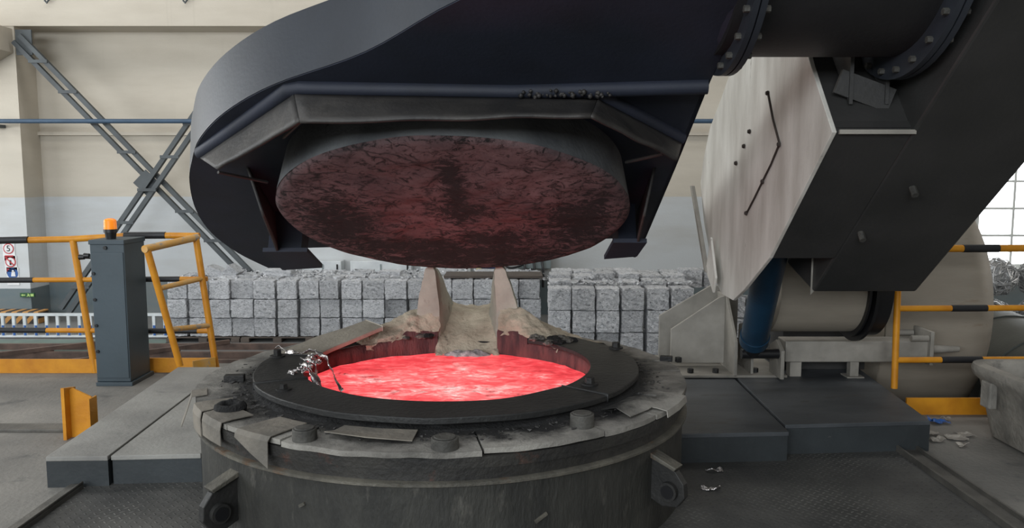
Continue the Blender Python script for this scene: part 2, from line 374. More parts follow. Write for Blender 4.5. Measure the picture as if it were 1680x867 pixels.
def hazard():
    m, nt, b = newmat('hazard_stripes'); v = MAP(nt, (1,1,1), 'Object')
    w = ND(nt, 'ShaderNodeSeparateXYZ'); nt.links.new(v, w.inputs[0])
    s = MATH(nt, 'FRACT', MATH(nt, 'MULTIPLY', MATH(nt, 'SUBTRACT', w.outputs[0], w.outputs[2]), 5.5))
    col = MIX(nt, MATH(nt, 'GREATER_THAN', s, .5), lin((176,128,70)), lin((46,42,40)))
    nt.links.new(col, b.inputs['Base Color']); b.inputs['Roughness'].default_value = .7; return m
mt['hazard'] = hazard()

# ---------------------------------------------------------------- the hall
ZL = -.8                                  # level of the shop floor behind the furnace platform
YW = 14.0
struct(MB().span(-14, 16, -10, 14.2, ZL-.2, ZL).build('floor_lower', mt['lower']))
struct(MB().prism([(-14,-10),(16,-10),(16,5.42),(2.66,5.42),(2.66,6.85),(-14,6.85)], lambda p, t: (p[0], p[1], t), ZL, 0).build('floor', mt['concrete']))
struct(MB().span(-14, 16, -10, 14.2, 9, 9.2).build('ceiling', mt['ceiling']))
struct(MB().span(-14.2, -14, -10, 14.2, ZL, 9).build('wall_left', mt['wall']))
struct(MB().span(16, 16.2, -10, 14.2, ZL, 9).build('wall_right', mt['wall']))
struct(MB().span(-14.2, 16.2, -10.2, -10, ZL, 9).build('wall_front', mt['wall']))
# back wall with the window opening
wx0, wx1, wz0, wz1 = 8.02, 11.2, .02, 2.05
wb = MB()
wb.span(-14.2, wx0, YW, YW+.25, ZL, 9); wb.span(wx1, 16.2, YW, YW+.25, ZL, 9)
wb.span(wx0, wx1, YW, YW+.25, ZL, wz0); wb.span(wx0, wx1, YW, YW+.25, wz1, 9)
wallb = struct(wb.build('wall_back', mt['wall']))
win = struct(MB().span(wx0, wx0+.07, YW+.04, YW+.14, wz0, wz1).span(wx1-.07, wx1, YW+.04, YW+.14, wz0, wz1)
    .span(wx0, wx1, YW+.04, YW+.14, wz0, wz0+.06).span(wx0, wx1, YW+.04, YW+.14, wz1-.06, wz1).build('window_1', mt['frame_paint']))
pw, ph = .6, .42
xs = [wx0+.07+pw*k for k in range(1, 6) if wx0+.07+pw*k < wx1-.1]; zs = [wz1-.06-.47*k for k in range(1, 5) if wz1-.06-.47*k > wz0+.1]
for x in xs: MB().span(x-.02, x+.02, YW+.06, YW+.12, wz0+.06, wz1-.06).build('mullion', mt['frame_paint'], win)
for z in zs: MB().span(wx0+.07, wx1-.07, YW+.065, YW+.115, z-.018, z+.018).build('glazing_bar', mt['frame_paint'], win)
xe = [wx0+.07]+xs+[wx1-.07]; ze = [wz1-.06]+zs+[wz0+.06]
for a, b in zip(xe, xe[1:]):
    for c, d in zip(ze, ze[1:]):
        MB().span(a+.02, b-.02, YW+.088, YW+.092, d+.018, c-.018).build('pane', mt['glass'], win)
struct(MB().span(wx0-.1, wx1+.1, YW-.06, YW+.02, wz0-.08, wz0).build('trim_1', mt['frame_paint']))
# columns with corbel, crane beam
def column(x1, corbel=True):
    m = MB().span(x1-.75, x1, 13.45, YW, ZL, 9)
    o = struct(m.build('trim_2', mt['column'])); o.name = 'column'
    if corbel:
        MB().prism([(x1-.75, 3.2), (x1-.05, 3.6), (x1-.05, 3.98), (x1-.75, 3.98)], lambda p, t: (p[0]+.02, t, p[1]), 13.1, 13.45).build('corbel', mt['column'], o)
    return o
column(-8.06)
column(10.9+2)
struct(MB().span(-13.9, 15.9, 13.42, YW, 4.02, 4.62).build('trim_3', mt['column'])).name = 'crane_beam'
struct(MB().span(-13.9, 15.9, 13.5, 13.62, 4.64, 4.72).build('trim_4', mt['brace'])).name = 'crane_rail'
struct(MB().span(-8.06, 15.9, 13.93, YW, 2.3, 2.36).build('trim_5', mt['column']))
for k, px in enumerate((103, 323)):
    x = (px-840)/1330*13.4
    hk = MB().tube([(x, 13.38, 4.62), (x, 13.36, 4.5), (x+.01, 13.36, 4.42), (x-.03, 13.36, 4.37), (x-.06, 13.36, 4.41)], .017, 6).build('beam_hook', mt['brace'], None, 40)
    tag(hk, 'small steel hook on the crane beam, ' + ('the one nearer the left column' if k == 0 else 'the one nearer the furnace hood'), 'hook', 'hooks on the crane beam')
# blue pipe along the wall
bp = empty('blue_pipe', (-9, 13.1, 2.44), 'thin blue pipe running level along the back wall', 'pipe')
MB().cyl((-12, 13.1, 2.48), (12, 13.1, 2.48), .036, n=12).build('pipe', mt['pipe_blue'], bp, 40)
for x in (-8.35, -3.9, .5, 4.9): MB().span(x-.06, x+.06, 13.1, 13.98 if x > -8 else 13.44, 2.39, 2.44).build('pipe_bracket', mt['brace'], bp)
# laced X brace
def brace(label, a, b, y):
    t = empty('cross_brace', ((a[0]+b[0])/2, y, (a[1]+b[1])/2), label, 'brace', 'wall bracing')
    A = Vector((a[0], y, a[1])); B = Vector((b[0], y, b[1])); d = (B-A).normalized(); n = Vector((-d.z, 0, d.x)); L = (B-A).length
    rot = Matrix(((d.x, 0, n.x), (d.y, 1, n.y), (d.z, 0, n.z)))
    for s in (-1, 1):
        MB().box((A+B)/2 + n*s*.072, (L, .08, .07), rot).build('angle_bar', mt['brace'], t)
    k = int(L/.66)
    for i in range(k):
        p = A + d*(.5+.66*i)
        MB().box(p + Vector((0, -.05, 0)), (.30, .03, .05)).build('batten', mt['brace'], t)
    return t
pxw = lambda x, y, Y: ((x-840)/1330*Y, 1.6+(290-y)/1330*Y)
b1 = brace('laced steel brace falling from the left column down to the bale stack', pxw(47, 70, 13.36), pxw(428, 478, 13.36), 13.36)
b2 = brace('laced steel brace rising from behind the yellow railing towards the furnace hood', pxw(98, 512, 13.25), pxw(395, 108, 13.25), 13.25)
MB().box((pxw(243, 300, 13.305)[0], 13.305, pxw(243, 300, 13.305)[1]), (.3, .02, .3), Matrix.Rotation(R(45), 3, 'Y')).build('gusset', mt['brace'], b1)
MB().box((pxw(58, 76, 13.38)[0], 13.38, pxw(58, 76, 13.38)[1]), (.26, .03, .4)).build('gusset', mt['brace'], b1)

# signs on the column, exit sign
def textmesh(txt, size, name, mat, loc, parent):
    cu = bpy.data.curves.new(name, 'FONT'); cu.body = txt; cu.size = size; cu.align_x = 'CENTER'; cu.align_y = 'CENTER'; cu.extrude = .002
    ob = bpy.data.objects.new(name+'_c', cu); COL.objects.link(ob)
    me = bpy.data.meshes.new_from_object(ob.evaluated_get(bpy.context.evaluated_depsgraph_get())); bpy.data.objects.remove(ob)
    me.name = name; me.materials.clear(); me.materials.append(mat)
    o = bpy.data.objects.new(name, me); COL.objects.link(o); o.parent = parent
    q = parent; o0 = Vector((0,0,0))
    while q is not None: o0 += q.location; q = q.parent
    o.location = Vector(loc)-o0; o.rotation_euler = (R(90), 0, 0); return o
def sign(px, py, what, label):
    x, z = pxw(px, py, 13.44); t = empty('safety_sign', (x, 13.44, z-.13), label, 'sign', 'safety signs on the column')
    MB().box((x, 13.445, z-.02), (.2, .008, .3)).build('sign_plate', mt['white'], t)
    D = lambda r, y, m, n: MB().cyl((x, 13.438, z+.03), (x, y, z+.03), r, n=24).build(n, m, t)
    if what == 'five':
        D(.088, 13.436, mt['red'], 'sign_ring'); D(.072, 13.434, mt['white'], 'sign_disc'); textmesh('5', .14, 'numeral', mt['black'], (x, 13.431, z+.03), t)
    elif what == 'no':
        D(.088, 13.436, mt['red'], 'sign_ring'); D(.07, 13.434, mt['white'], 'sign_disc')
        MB().box((x, 13.431, z+.03), (.15, .004, .018), Matrix.Rotation(R(45), 3, 'Y')).build('slash', mt['red'], t)
        MB().box((x, 13.432, z+.02), (.03, .004, .08)).build('pictogram', mt['black'], t)
    else:
        D(.09, 13.436, mt['blue'], 'sign_disc')
        MB().cyl((x+.01, 13.437, z+.07), (x+.01, 13.432, z+.07), .018, n=12).prism([(-.035,-.05),(.04,-.05),(.03,.03),(-.02,.03)], lambda p, q: (x+.01+p[0], q, z+.03+p[1]), 13.436, 13.432).build('pictogram', mt['white'], t)
    if what != 'blue':
        for dz in (-.092, -.122): MB().box((x, 13.438, z+dz), (.14, .004, .02)).build('caption_bar', mt['red'], t)
sign(11, 411, 'five', 'white sign with a red ring around the number 5 on the column')
sign(13, 433, 'no', 'white prohibition sign with a red slashed ring on the column')
sign(15, 452, 'blue', 'round blue mandatory sign with a white figure, lowest on the column')
x, z = pxw(38, 485, 13.44)
t = empty('exit_sign', (x, 13.44, z-.04), 'green emergency exit sign with pale arrow and running figure', 'sign')
MB().box((x, 13.43, z), (.24, .03, .07)).build('sign_box', mt['green'], t)
MB().prism([(-.1,0),(-.07,.02),(-.07,.008),(-.03,.008),(-.03,-.008),(-.07,-.008),(-.07,-.02)], lambda p, q: (x+p[0], q, z+p[1]), 13.414, 13.411).build('arrow', mt['green_light'], t)
MB().cyl((x+.02, 13.414, z+.018), (x+.02, 13.41, z+.018), .009, n=10).prism([(-.02,-.028),(.0,-.012),(.02,-.028),(.028,-.022),(.014,.004),(.03,.002),(.03,.01),(-.005,.012),(-.01,-.004),(-.028,-.022)], lambda p, q: (x+.02+p[0], q, z+p[1]), 13.414, 13.411).build('running_figure', mt['green_light'], t)
MB().box((x+.085, 13.412, z), (.05, .004, .04)).build('door_symbol', mt['green_light'], t)

# ---------------------------------------------------------------- lower level: fence, frame, bales
fy = 11.9
for i, (fx0, fx1, lab) in enumerate(((-8.6, -6.1, 'low white picket barrier with blue feet behind the left railing'), (-5.7, -5.0, 'short white picket barrier with blue feet between the cabinet and the bales'))):
    t = empty('picket_barrier', ((fx0+fx1)/2, fy, ZL), lab, 'barrier', 'white barriers at the back')
    MB().span(fx0, fx1, fy-.02, fy+.02, -.46, -.42).build('top_rail', mt['fence'], t)
    MB().span(fx0, fx1, fy-.02, fy+.02, ZL+.02, ZL+.05).build('bottom_rail', mt['fence'], t)
    k = 0
    while fx0+.05+k*.163 < fx1:
        x = fx0+.05+k*.163
        q = MB().span(x-.022, x+.022, fy-.018, fy+.018, ZL+.05, -.46).build('picket', mt['fence'], t)
        MB().span(x-.012, x+.024, fy-.026, fy-.018, ZL+.05, ZL+.2).build('blue_sleeve', mt['blue'], q); k += 1
tag(MB().span(-8.75, -7.75, 13.1, 13.4, ZL, -.6).build('hazard_block', mt['hazard'], None, None, .01, (-8.2, 13.25, ZL)), 'tan and black diagonal striped guard block at the column foot', 'guard')
# brown steel frame of the pit
t = empty('track_frame', (-5.2, 9.6, ZL), 'brown rusty steel track frame lying in the pit behind the railing', 'frame')
for y in (9.35, 9.72, 10.15, 10.65): MB().span(-9.5, -2.75, y-.03, y+.03, -.7, -.62).build('cross_beam', mt['iron'], t)
for y in (9.55, 9.95, 10.4): MB().span(-8.5, -2.75, y-.03, y+.03, ZL, ZL+.05).build('rail', mt['iron'], t)
for x in (-7.7, -6.2, -4.6): MB().box((x, 10.0, -.59), (.06, 2.1, .05), Matrix.Rotation(R(-52), 3, 'Z')).build('diagonal_bar', mt['iron'], t)
for x in (-8, -6.2, -4.5, -2.9):
    for y in (9.35, 10.65): MB().span(x-.05, x+.05, y-.05, y+.05, ZL, -.7).build('foot', mt['iron'], t)
struct(MB().span(-9, -5.0, 11.0, 11.75, ZL, ZL+.012).build('trim_6', pm('green_floor_paint', (104,122,112), (90,104,98), 3, .7, 0, 0)))

# bales of crushed aluminium
def bale_mesh(seed, n=9):
    random.seed(seed); off = Vector((random.random()*50, random.random()*50, random.random()*50))
    idx = {}; vs = []; fs = []
    def vid(p):
        k = tuple(round(c*1000) for c in p)
        if k not in idx:
            idx[k] = len(vs); q = Vector(p)
            d = noise.noise_vector(q*3.3+off)*.025 + noise.noise_vector(q*9+off)*.03 + noise.noise_vector(q*22+off)*.03
            mx = sorted(abs(c) for c in q)
            rr = 1 - .015*max(0, (mx[1]-.4)/.1)*max(0, (mx[2]-.4)/.1)
            vs.append(Vector((q.x, q.y, q.z))*rr + d)
        return idx[k]
    for ax in range(3):
        for s in (-.5, .5):
            for i in range(n):
                for j in range(n):
                    q = []
                    for di, dj in ((0,0),(1,0),(1,1),(0,1)):
                        p = [0, 0, 0]; p[ax] = s; p[(ax+1) % 3] = (i+di)/n-.5; p[(ax+2) % 3] = (j+dj)/n-.5
                        q.append(vid(p))
                    fs.append(q if s > 0 else q[::-1])
    me = bpy.data.meshes.new('aluminium_bale'); me.from_pydata([v[:] for v in vs], [], fs); me.materials.append(mt['bale']); me.update()
    return me
BM = [bale_mesh(k) for k in range(8)]
random.seed(21)
def bale(x, y, z, sx, sy, sz, label, group, tilt=0):
    o = bpy.data.objects.new('aluminium_bale', random.choice(BM)); COL.objects.link(o)
    o.location = (x, y, z+sz/2); o.scale = (sx*.97, sy*.95, sz*.975)
    o.rotation_euler = (random.choice((0, PI)), random.choice((0, PI)) + R(tilt), R(random.uniform(-2.5, 2.5)))
    return tag(o, label, 'bale', group)
LAY = ['bottom', 'middle', 'top']
bz0 = ZL+.085; bh = .272
x0 = -5.0; ncol = 17; pit = .305
colx = []; x = x0
for c in range(ncol):
    w = random.uniform(.28, .325); colx.append((x+w/2, w)); x += w + (random.choice((.004, .006, .03)))
for L in range(3):
    for c, (x, w) in enumerate(colx):
        bale(x+random.uniform(-.008, .008), 11.75+random.uniform(-.03, .03), bz0+L*(bh+.004), w, .3, bh,
             f'crushed aluminium bale, long stack, {LAY[L]} layer, front row, {ORD[c]} from the railing', 'bales of the long stack')
for r in range(1, 4):
    for c, (x, w) in enumerate(colx):
        bale(x+random.uniform(-.02, .02), 11.75+r*.34+random.uniform(-.03, .03), bz0+2*(bh+.004)+random.uniform(-.03, .03), w, .31, bh,
             f'crushed aluminium bale, long stack, top layer, {ORD[r]} row back, {ORD[c]} from the railing', 'bales of the long stack')
ztop = bz0+3*(bh+.004)
for k, (px, w, h, tl, lab) in enumerate(((352, .3, .14, 22, 'tilted onto its edge'), (378, .2, .16, 40, 'small and tipped up'), (455, .42, .12, 0, 'long and flat'), (640, .3, .1, 3, 'low and ragged'))):
    bale((px-840)/1330*12.2, 12.25, ztop-.03, w, .3, h, f'loose crushed aluminium bale lying on top of the long stack, {lab}', 'loose bales on the long stack', tl)
# nearer stack on the right
rx = [.62, .93, 1.245, 1.56, 1.90, 2.21]
for L in range(3):
    for c, x in enumerate(rx):
        bale(x, 10.55+random.uniform(-.02, .02), bz0+L*(.29+.004), .285+.02*random.random(), .34, .29,
             f'crushed aluminium bale, short stack by the bracket, {LAY[L]} layer, front row, {ORD[c]} from left', 'bales of the short stack')
for r in range(1, 4):
    for c, x in enumerate(rx):
        bale(x+.03*r+random.uniform(-.02, .02), 10.55+r*.42, bz0+2*.294+(.02 if r < 2 else .07)+random.uniform(-.02, .03), .3, .39, .29,
             f'crushed aluminium bale, short stack by the bracket, top layer, {ORD[r]} row back, {ORD[c]} from left', 'bales of the short stack')
for L in range(3):
    for c, x in enumerate((2.56, 2.88, 3.2, 3.52)):
        bale(x, 11.6+.02*c, bz0+L*.3+(.14 if L == 2 else 0), .3, .34, .29 if L < 2 else .26,
             f'crushed aluminium bale behind the hinge bracket, {LAY[L]} layer, {ORD[c]} from left', 'bales behind the hinge bracket')
# loose foil rubble along the tops of the stacks
random.seed(41)
for (xa, xb, ya, yb, zt, cnt, lab) in ((-4.9, .5, 11.65, 12.9, ztop-.02, 900, 'long stack'), (.5, 2.4, 10.6, 11.9, bz0+3*.294+.0, 420, 'short stack')):
    m = MB()
    for k in range(cnt):
        q = Vector((random.uniform(xa, xb), random.uniform(ya, yb), zt+.012)); sz = random.uniform(.015, .05)
        vs = [q+Vector((random.uniform(-1,1), random.uniform(-1,1), random.uniform(-.2,.9)))*sz for _ in range(5)]
        m.add(vs, [(0,1,2),(0,1,3),(1,2,3),(0,2,3),(0,1,4),(1,2,4)])
    o = m.build('foil_rubble', mt['bale'], None, None, 0, ((xa+xb)/2, (ya+yb)/2, zt)); tag(o, f'loose shreds of foil scattered on top of the {lab} of bales', 'foil scraps'); o['kind'] = 'stuff'
# pallets under the bales
def pallet(xa, xb, y0, y1, lab):
    t = empty('pallet', ((xa+xb)/2, (y0+y1)/2, ZL), lab, 'pallet', 'pallets under the bales')
    for k in range(4):
        y = y0+(y1-y0)*(k+.5)/4; MB().span(xa, xb, y-(y1-y0)*.1, y+(y1-y0)*.1, ZL+.06, ZL+.08).build('deck_board', mt['wood'], t)
    for k in range(3):
        x = xa+.06+(xb-xa-.12)*k/2; MB().span(x-.06, x+.06, y0, y1, ZL, ZL+.06).build('bearer', mt['wood'], t)
for k in range(5):
    pallet(-5.02+k*1.08, -5.02+k*1.08+1.06, 11.58, 12.9, f'dark wooden pallet under the long bale stack, {ORD[k]} from the yellow railing')
pallet(.45, 2.4, 10.38, 12.0, 'dark wooden pallet under the short bale stack near the hinge bracket')
pallet(2.42, 3.7, 11.4, 12.0, 'dark wooden pallet under the bales behind the hinge bracket')
# things on and behind the long stack
tag(MB().span(-1.0, .45, 11.75, 12.3, ztop+.01, ztop+.045).build('grey_board', mt['wood'], None, None, .004, (-.3, 12, ztop)), 'flat grey board lying on the bales behind the furnace spout', 'board')
t = empty('junction_box', (.33, 13.7, ZL), 'grey wall junction box with black hoses hanging below the lid edge', 'junction box')
MB().span(.1, .66, 13.6, 13.98, .05, .72).build('box_body', mt['junction'], t, None, .01)
for k, (hx, a) in enumerate(((.2, .5), (.36, .36), (.5, .4))):
    MB().tube([(hx, 13.58, .3), (hx, 13.5, .2), (hx+.02, 13.48, .05), (hx+.02, 13.5, -.25)], .022, 8).build('hose', mt['black'], t, 40)
MB().tube(catmull([(-.14, 13.55, .35), (-.12, 13.5, .14), (.0, 13.48, .08), (.22, 13.5, .16), (.24, 13.58, .3)], 6), .02, 8).build('hose', mt['black'], t, 40)
t = empty('yellow_bin', (-.42, 13.6, ZL), 'pale yellow bin with a blue lid behind the right spout fin', 'bin')
MB().span(-.6, -.22, 13.4, 13.75, ZL, .08).build('bin_body', pm('pale_yellow', (196,186,140), rough=.6, bump=0), t, None, .02)
MB().span(-.52, -.2, 13.36, 13.78, .08, .17).build('bin_lid', mt['blue'], t, None, .02)
for k, (px0, px1, lab) in enumerate(((500, 560, 'nearest the cross brace'), (575, 675, 'in the middle'), (690, 772, 'beside the left spout fin'))):
    xa = (px0-840)/1330*13.8; xb = (px1-840)/1330*13.8
    t = empty('wall_locker', ((xa+xb)/2, 13.85, ZL), f'pale grey locker against the back wall, the one {lab}', 'locker', 'lockers at the back wall')
    MB().span(xa, xb, 13.7, 13.99, ZL, .17).build('locker_body', mt['fence'], t, None, .01)
    MB().span((xa+xb)/2-.012, (xa+xb)/2+.012, 13.69, 13.7, ZL+.1, .12).build('door_gap', mt['junction'], t)
    MB().cyl((xb-.06, 13.66, -.05), (xb-.06, 13.66, .12), .015, n=8).build('handle', mt['black'], t)

# ---------------------------------------------------------------- near floor pieces
struct(MB().span(-2.2, 2.24, 1.5, 4.6, 0, .006).build('floor_plate', mt['checker']))
m = MB().span(-2.27, -2.20, 1.6, 4.02, 0, .03); m.span(-2.21, -2.2, 1.6, 4.02, .03, .045)
tag(m.build('floor_angle', mt['strip'], None, None, .004, (-2.23, 2.8, 0)), 'steel edge strip on the floor running to the left platform corner', 'floor strip')
t = empty('floor_channel', (2.3, 3, 0), 'shallow steel channel on the floor running to the right platform corner', 'floor strip')
MB().span(2.25, 2.37, 1.6, 4.6, 0, .012).build('channel_base', mt['strip'], t)
MB().span(2.24, 2.255, 1.6, 4.62, 0, .04).build('channel_lip', mt['strip'], t); MB().span(2.36, 2.372, 1.6, 4.62, 0, .034).build('channel_lip', mt['strip'], t)
tag(MB().span(-9, -2.78, 4.95, 5.08, 0, .02).build('trench_cover', mt['strip'], None, None, .004, (-5, 5, 0)), 'flat steel trench cover strip across the floor left of the yellow stub', 'floor strip')
# platforms
FC0 = (-.35, 4.25)
def slab(name, poly, h, over, top, side, label, grp):
    cx = sum(p[0] for p in poly)/len(poly); cy = sum(p[1] for p in poly)/len(poly)
    t = empty(name, (cx, cy, 0), label, 'platform', grp)
    inner = [(cx+(p[0]-cx)*(1-over), cy+(p[1]-cy)*(1-over)) for p in poly]
    MB().prism(inner, lambda p, q: (p[0], p[1], q), 0, h-.025).build('skirting', side, t)
    MB().prism(poly, lambda p, q: (p[0], p[1], q), h-.025, h).build('top_plate', top, t, None, .004)
    return t
slab('step_platform', [(-2.40,4.04),(-2.086,4.05),(-2.172,6.02),(-2.53,6.02)], .165, .002, mt['platform_l'], mt['slate_side'], 'narrow grey outer slab of the platform left of the furnace', 'furnace platforms')
slab('step_platform', [(-2.08,4.07),(-1.625,4.1)]+[(FC0[0]+1.28*math.cos(R(a)), FC0[1]+1.28*math.sin(R(a))) for a in range(175, 119, -8)]+[(-.95,6.02),(-2.165,6.02)], .16, .008, mt['platform_l'], mt['slate_side'], 'wide grey slab of the platform tucked against the furnace on its left', 'furnace platforms')
slab('step_platform', [(.925,4.38),(1.555,4.42),(1.59,6.3),(.4,6.3)]+[(FC0[0]+1.28*math.cos(R(a)), FC0[1]+1.28*math.sin(R(a))) for a in range(56, 14, -7)], .175, .008, mt['platform_r'], mt['slate_side'], 'dark grey slab of the platform tucked against the furnace on its right', 'furnace platforms')
slab('step_platform', [(1.57,4.53),(2.44,4.60),(2.62,6.3),(1.61,6.3)], .182, .002, mt['platform_r'], mt['slate_side'], 'broad dark grey platform slab carrying the steel beam on the right', 'furnace platforms')
# yellow stub
t = empty('beam_stub', (-2.72, 4.85, 0), 'short yellow steel stub with a slanted top beside the left platform', 'post')
MB().prism([(-2.715,0),(-2.585,0),(-2.585,.255),(-2.70,.31),(-2.715,.3)], lambda p, q: (p[0], q, p[1]), 4.86, 4.872).build('web', mt['yellow'], t)
MB().prism([(4.80,0),(4.93,0),(4.93,.30),(4.80,.325)], lambda p, q: (q, p[0], p[1]), -2.735, -2.715).build('flange', mt['yellow'], t)
MB().span(-2.585, -2.575, 4.82, 4.91, 0, .25).build('flange', mt['yellow'], t)

# ---------------------------------------------------------------- left railing, cabinet, beacon
t = empty('safety_railing', (-3.5, 6.5, 0), 'yellow and black pipe railing behind the slate cabinet on the left', 'railing', 'safety railings')
RY = 6.52
def rail(t, pts, r, bands, mat=mt['yellow'], nm='rail'):
    o = MB().tube(pts, r, 12).build(nm, mat, t, 40)
    a = Vector(pts[0]); b = Vector(pts[-1])
    for (u, v) in bands: MB().cyl(a.lerp(b, u), a.lerp(b, v), r+.0025, n=12).build('black_band', mt['black_band'], o, 40)
    return o
rail(t, [(-5.6, RY-.1, 1.06), (-3.55, RY-.02, 1.10), (-3.0, RY, 1.13), (-2.52, RY, 1.125)], .026, [(.0, .13), (.33, .56)])
MB().cyl((-3.12, RY-.005, 1.128), (-2.79, RY-.003, 1.13), .0285, n=12).build('black_band', mt['black_band'], t, 40)
rail(t, [(-5.6, RY, .755), (-2.47, RY, .775)], .02, [(.3, .55), (.77, .93)])
rail(t, [(-5.6, RY, .36), (-2.44, RY, .345)], .02, [(.3, .57), (.76, .96)])
MB().cyl((-3.42, RY, 0), (-3.53, RY-.02, 1.09), .027, n=12).build('post', mt['yellow'], t, 40)
MB().cyl((-5.3, RY, 0), (-5.3, RY-.05, 1.06), .027, n=12).build('post', mt['yellow'], t, 40)
MB().span(-5.6, -3.39, RY-.02, RY-.005, 0, .115).build('kick_plate', mt['yellow'], t)
MB().span(-3.37, -2.42, RY+.0, RY+.015, 0, .12).build('kick_plate', mt['yellow'], t)
t = empty('railing_return', (-2.55, 6.2, 0), 'leaning chipped yellow railing return at the back of the left platform', 'railing', 'safety railings')
a0 = Vector((-2.53, 6.06, .165)); a1 = Vector((-2.675, 5.92, 1.07)); b0 = Vector((-2.40, 6.46, .02)); b1_ = Vector((-2.525, 6.46, 1.115))
MB().cyl(a0, a1, .026, n=12).build('post', mt['yellow'], t, 40)
MB().cyl(b0, b1_, .026, n=12).build('post', mt['yellow'], t, 40)
d = (b1_-a1); MB().cyl(a1-d*.05+Vector((0,0,.005)), b1_+d*.03, .028, n=12).build('top_rail', mt['yellow_chipped'], t, 40)
for q in (.33, .68): MB().cyl(a0.lerp(a1, 1-q), b0.lerp(b1_, 1-q+.03), .02, n=12).build('rail', mt['yellow_chipped'], t, 40)
MB().prism([(-2.5,6.25),(-2.38,6.4),(-2.385,6.41),(-2.51,6.26)], lambda p, q: (p[0], p[1]-q*.1, .0+q), .0, .16).build('kick_plate', mt['yellow_chipped'], t)
t = empty('control_cabinet', (-3.04, 6.3, 0), 'tall narrow slate grey control cabinet in front of the left railing', 'cabinet')
MB().span(-3.19, -2.93, 6.1, 6.44, .03, 1.115).build('cabinet_body', mt['cabinet'], t, None, .006)
MB().span(-3.19, -2.91, 6.08, 6.46, 0, .03).build('plinth', mt['cabinet'], t, None, .004)
MB().span(-3.182, -2.938, 6.092, 6.1, .06, 1.03).build('door', mt['cabinet'], t, None, .003)
MB().span(-3.195, -2.925, 6.09, 6.45, 1.09, 1.125).build('cap', mt['cabinet'], t, None, .004)
for z in (.87, .67, .47, .27): MB().cyl((-3.165, 6.092, z), (-3.165, 6.08, z), .012, n=10).build('hinge_screw', mt['black'], t)
MB().cyl((-3.07, 6.1, 1.065), (-3.07, 6.085, 1.065), .014, n=12).build('lock', mt['black'], t)
o = MB().cyl((-3.19, 6.16, .985), (-3.26, 6.14, .99), .012, n=10).build('handle', mt['black'], t, 40)
for p in ((-3.27, 6.14, .99), (-3.235, 6.145, 1.0)):
    MB().cyl((p[0]-.022, p[1], p[2]), (p[0]+.016, p[1], p[2]), .022, .018, 12).build('knob', mt['black'], o, 40)
t = empty('warning_beacon', (-3.05, 6.25, 1.125), 'orange warning beacon lamp on top of the slate cabinet', 'beacon')
bx, by = -3.075, 6.2
MB().cyl((bx, by, 1.1250), (bx, by, 1.1750), .036, .042, 16).build('beacon_base', mt['black'], t, 40)
MB().cyl((bx, by, 1.1750), (bx, by, 1.2000), .05, .05, 16).build('collar', mt['black'], t, 40)
MB().cyl((bx, by, 1.2000), (bx, by, 1.2625), .047, .045, 16, False).grid(lambda u, v: (bx+.045*math.cos(v*PI/2)*math.cos(u*2*PI), by+.045*math.cos(v*PI/2)*math.sin(u*2*PI), 1.2625+.022*math.sin(v*PI/2)), 16, 5, True).build('lens', mt['amber'], t, 60)

# ---------------------------------------------------------------- furnace
FC = (-.35, 4.25)
fur = empty('melting_furnace', (FC[0], FC[1], 0), 'round grey steel melting furnace with glowing open top in the middle', 'furnace')
def lathe(prof, n, c=FC, wob=0.0):
    m = MB()
    def fn(u, v):
        k = v*(len(prof)-1); i = min(int(k+1e-6), len(prof)-1); r, z = prof[i]
        a = u*2*PI; w = wob*nz((math.cos(a)*2, math.sin(a)*2, z*4))
        return Vector((c[0]+(r+w)*math.cos(a), c[1]+(r+w)*math.sin(a), z))
    return m.grid(fn, n, len(prof)-1, True)
lathe([(.95,.004),(1.238,.004),(1.238,.2),(1.24,.408),(1.19,.412)], 128, wob=.004).build('shell', mt['shell'], fur, 50)
lathe([(1.15,.408),(1.254,.412),(1.26,.416),(1.26,.426),(1.254,.43),(1.15,.43)], 128).build('shell_lip', mt['shell_lip'], fur, 50)
lathe([(1.1,.43),(1.228,.43),(1.228,.495),(1.1,.495)], 128, wob=.01).build('gap_ring', mt['rim_edge'], fur, 50)
lathe([(.84,.485),(1.252,.485),(1.254,.53),(1.2,.534),(.84,.534)], 128, wob=.008).build('rim_edge', mt['rim_edge'], fur, 50)
random.seed(5)
ang = [2,13,26,44,70,100,140,163,176,187,196,205,215,227,243,281,306,322,336,349]
NW = len(ang)
for i in range(NW):
    a0_ = ang[i]+.24; a1_ = (ang[(i+1) % NW] + (360 if i == NW-1 else 0))-.24
    tz = random.uniform(-.003, .004); tr = random.uniform(-.004, .004); ro = 1.256+random.uniform(-.006, .004)
    sa = random.uniform(0, 50)
    def fn(p, tz=tz, tr=tr, sa=sa):
        d = math.hypot(p.x-FC[0], p.y-FC[1]); q = p.copy()
        q.z += tz + tr*(d-1.05)/.2 + .006*nz((p.x*7+sa, p.y*7, 0))
        if d > 1.2:
            k = 1+.005*nz((p.x*9, p.y*9, sa)); q.x = FC[0]+(q.x-FC[0])*k; q.y = FC[1]+(q.y-FC[1])*k
        return q
    MB().ring(FC, .86, ro, .533, .555, a0_, a1_, max(6, int((a1_-a0_)/2)), fn).build('rim_plate', mt['rim'], fur)
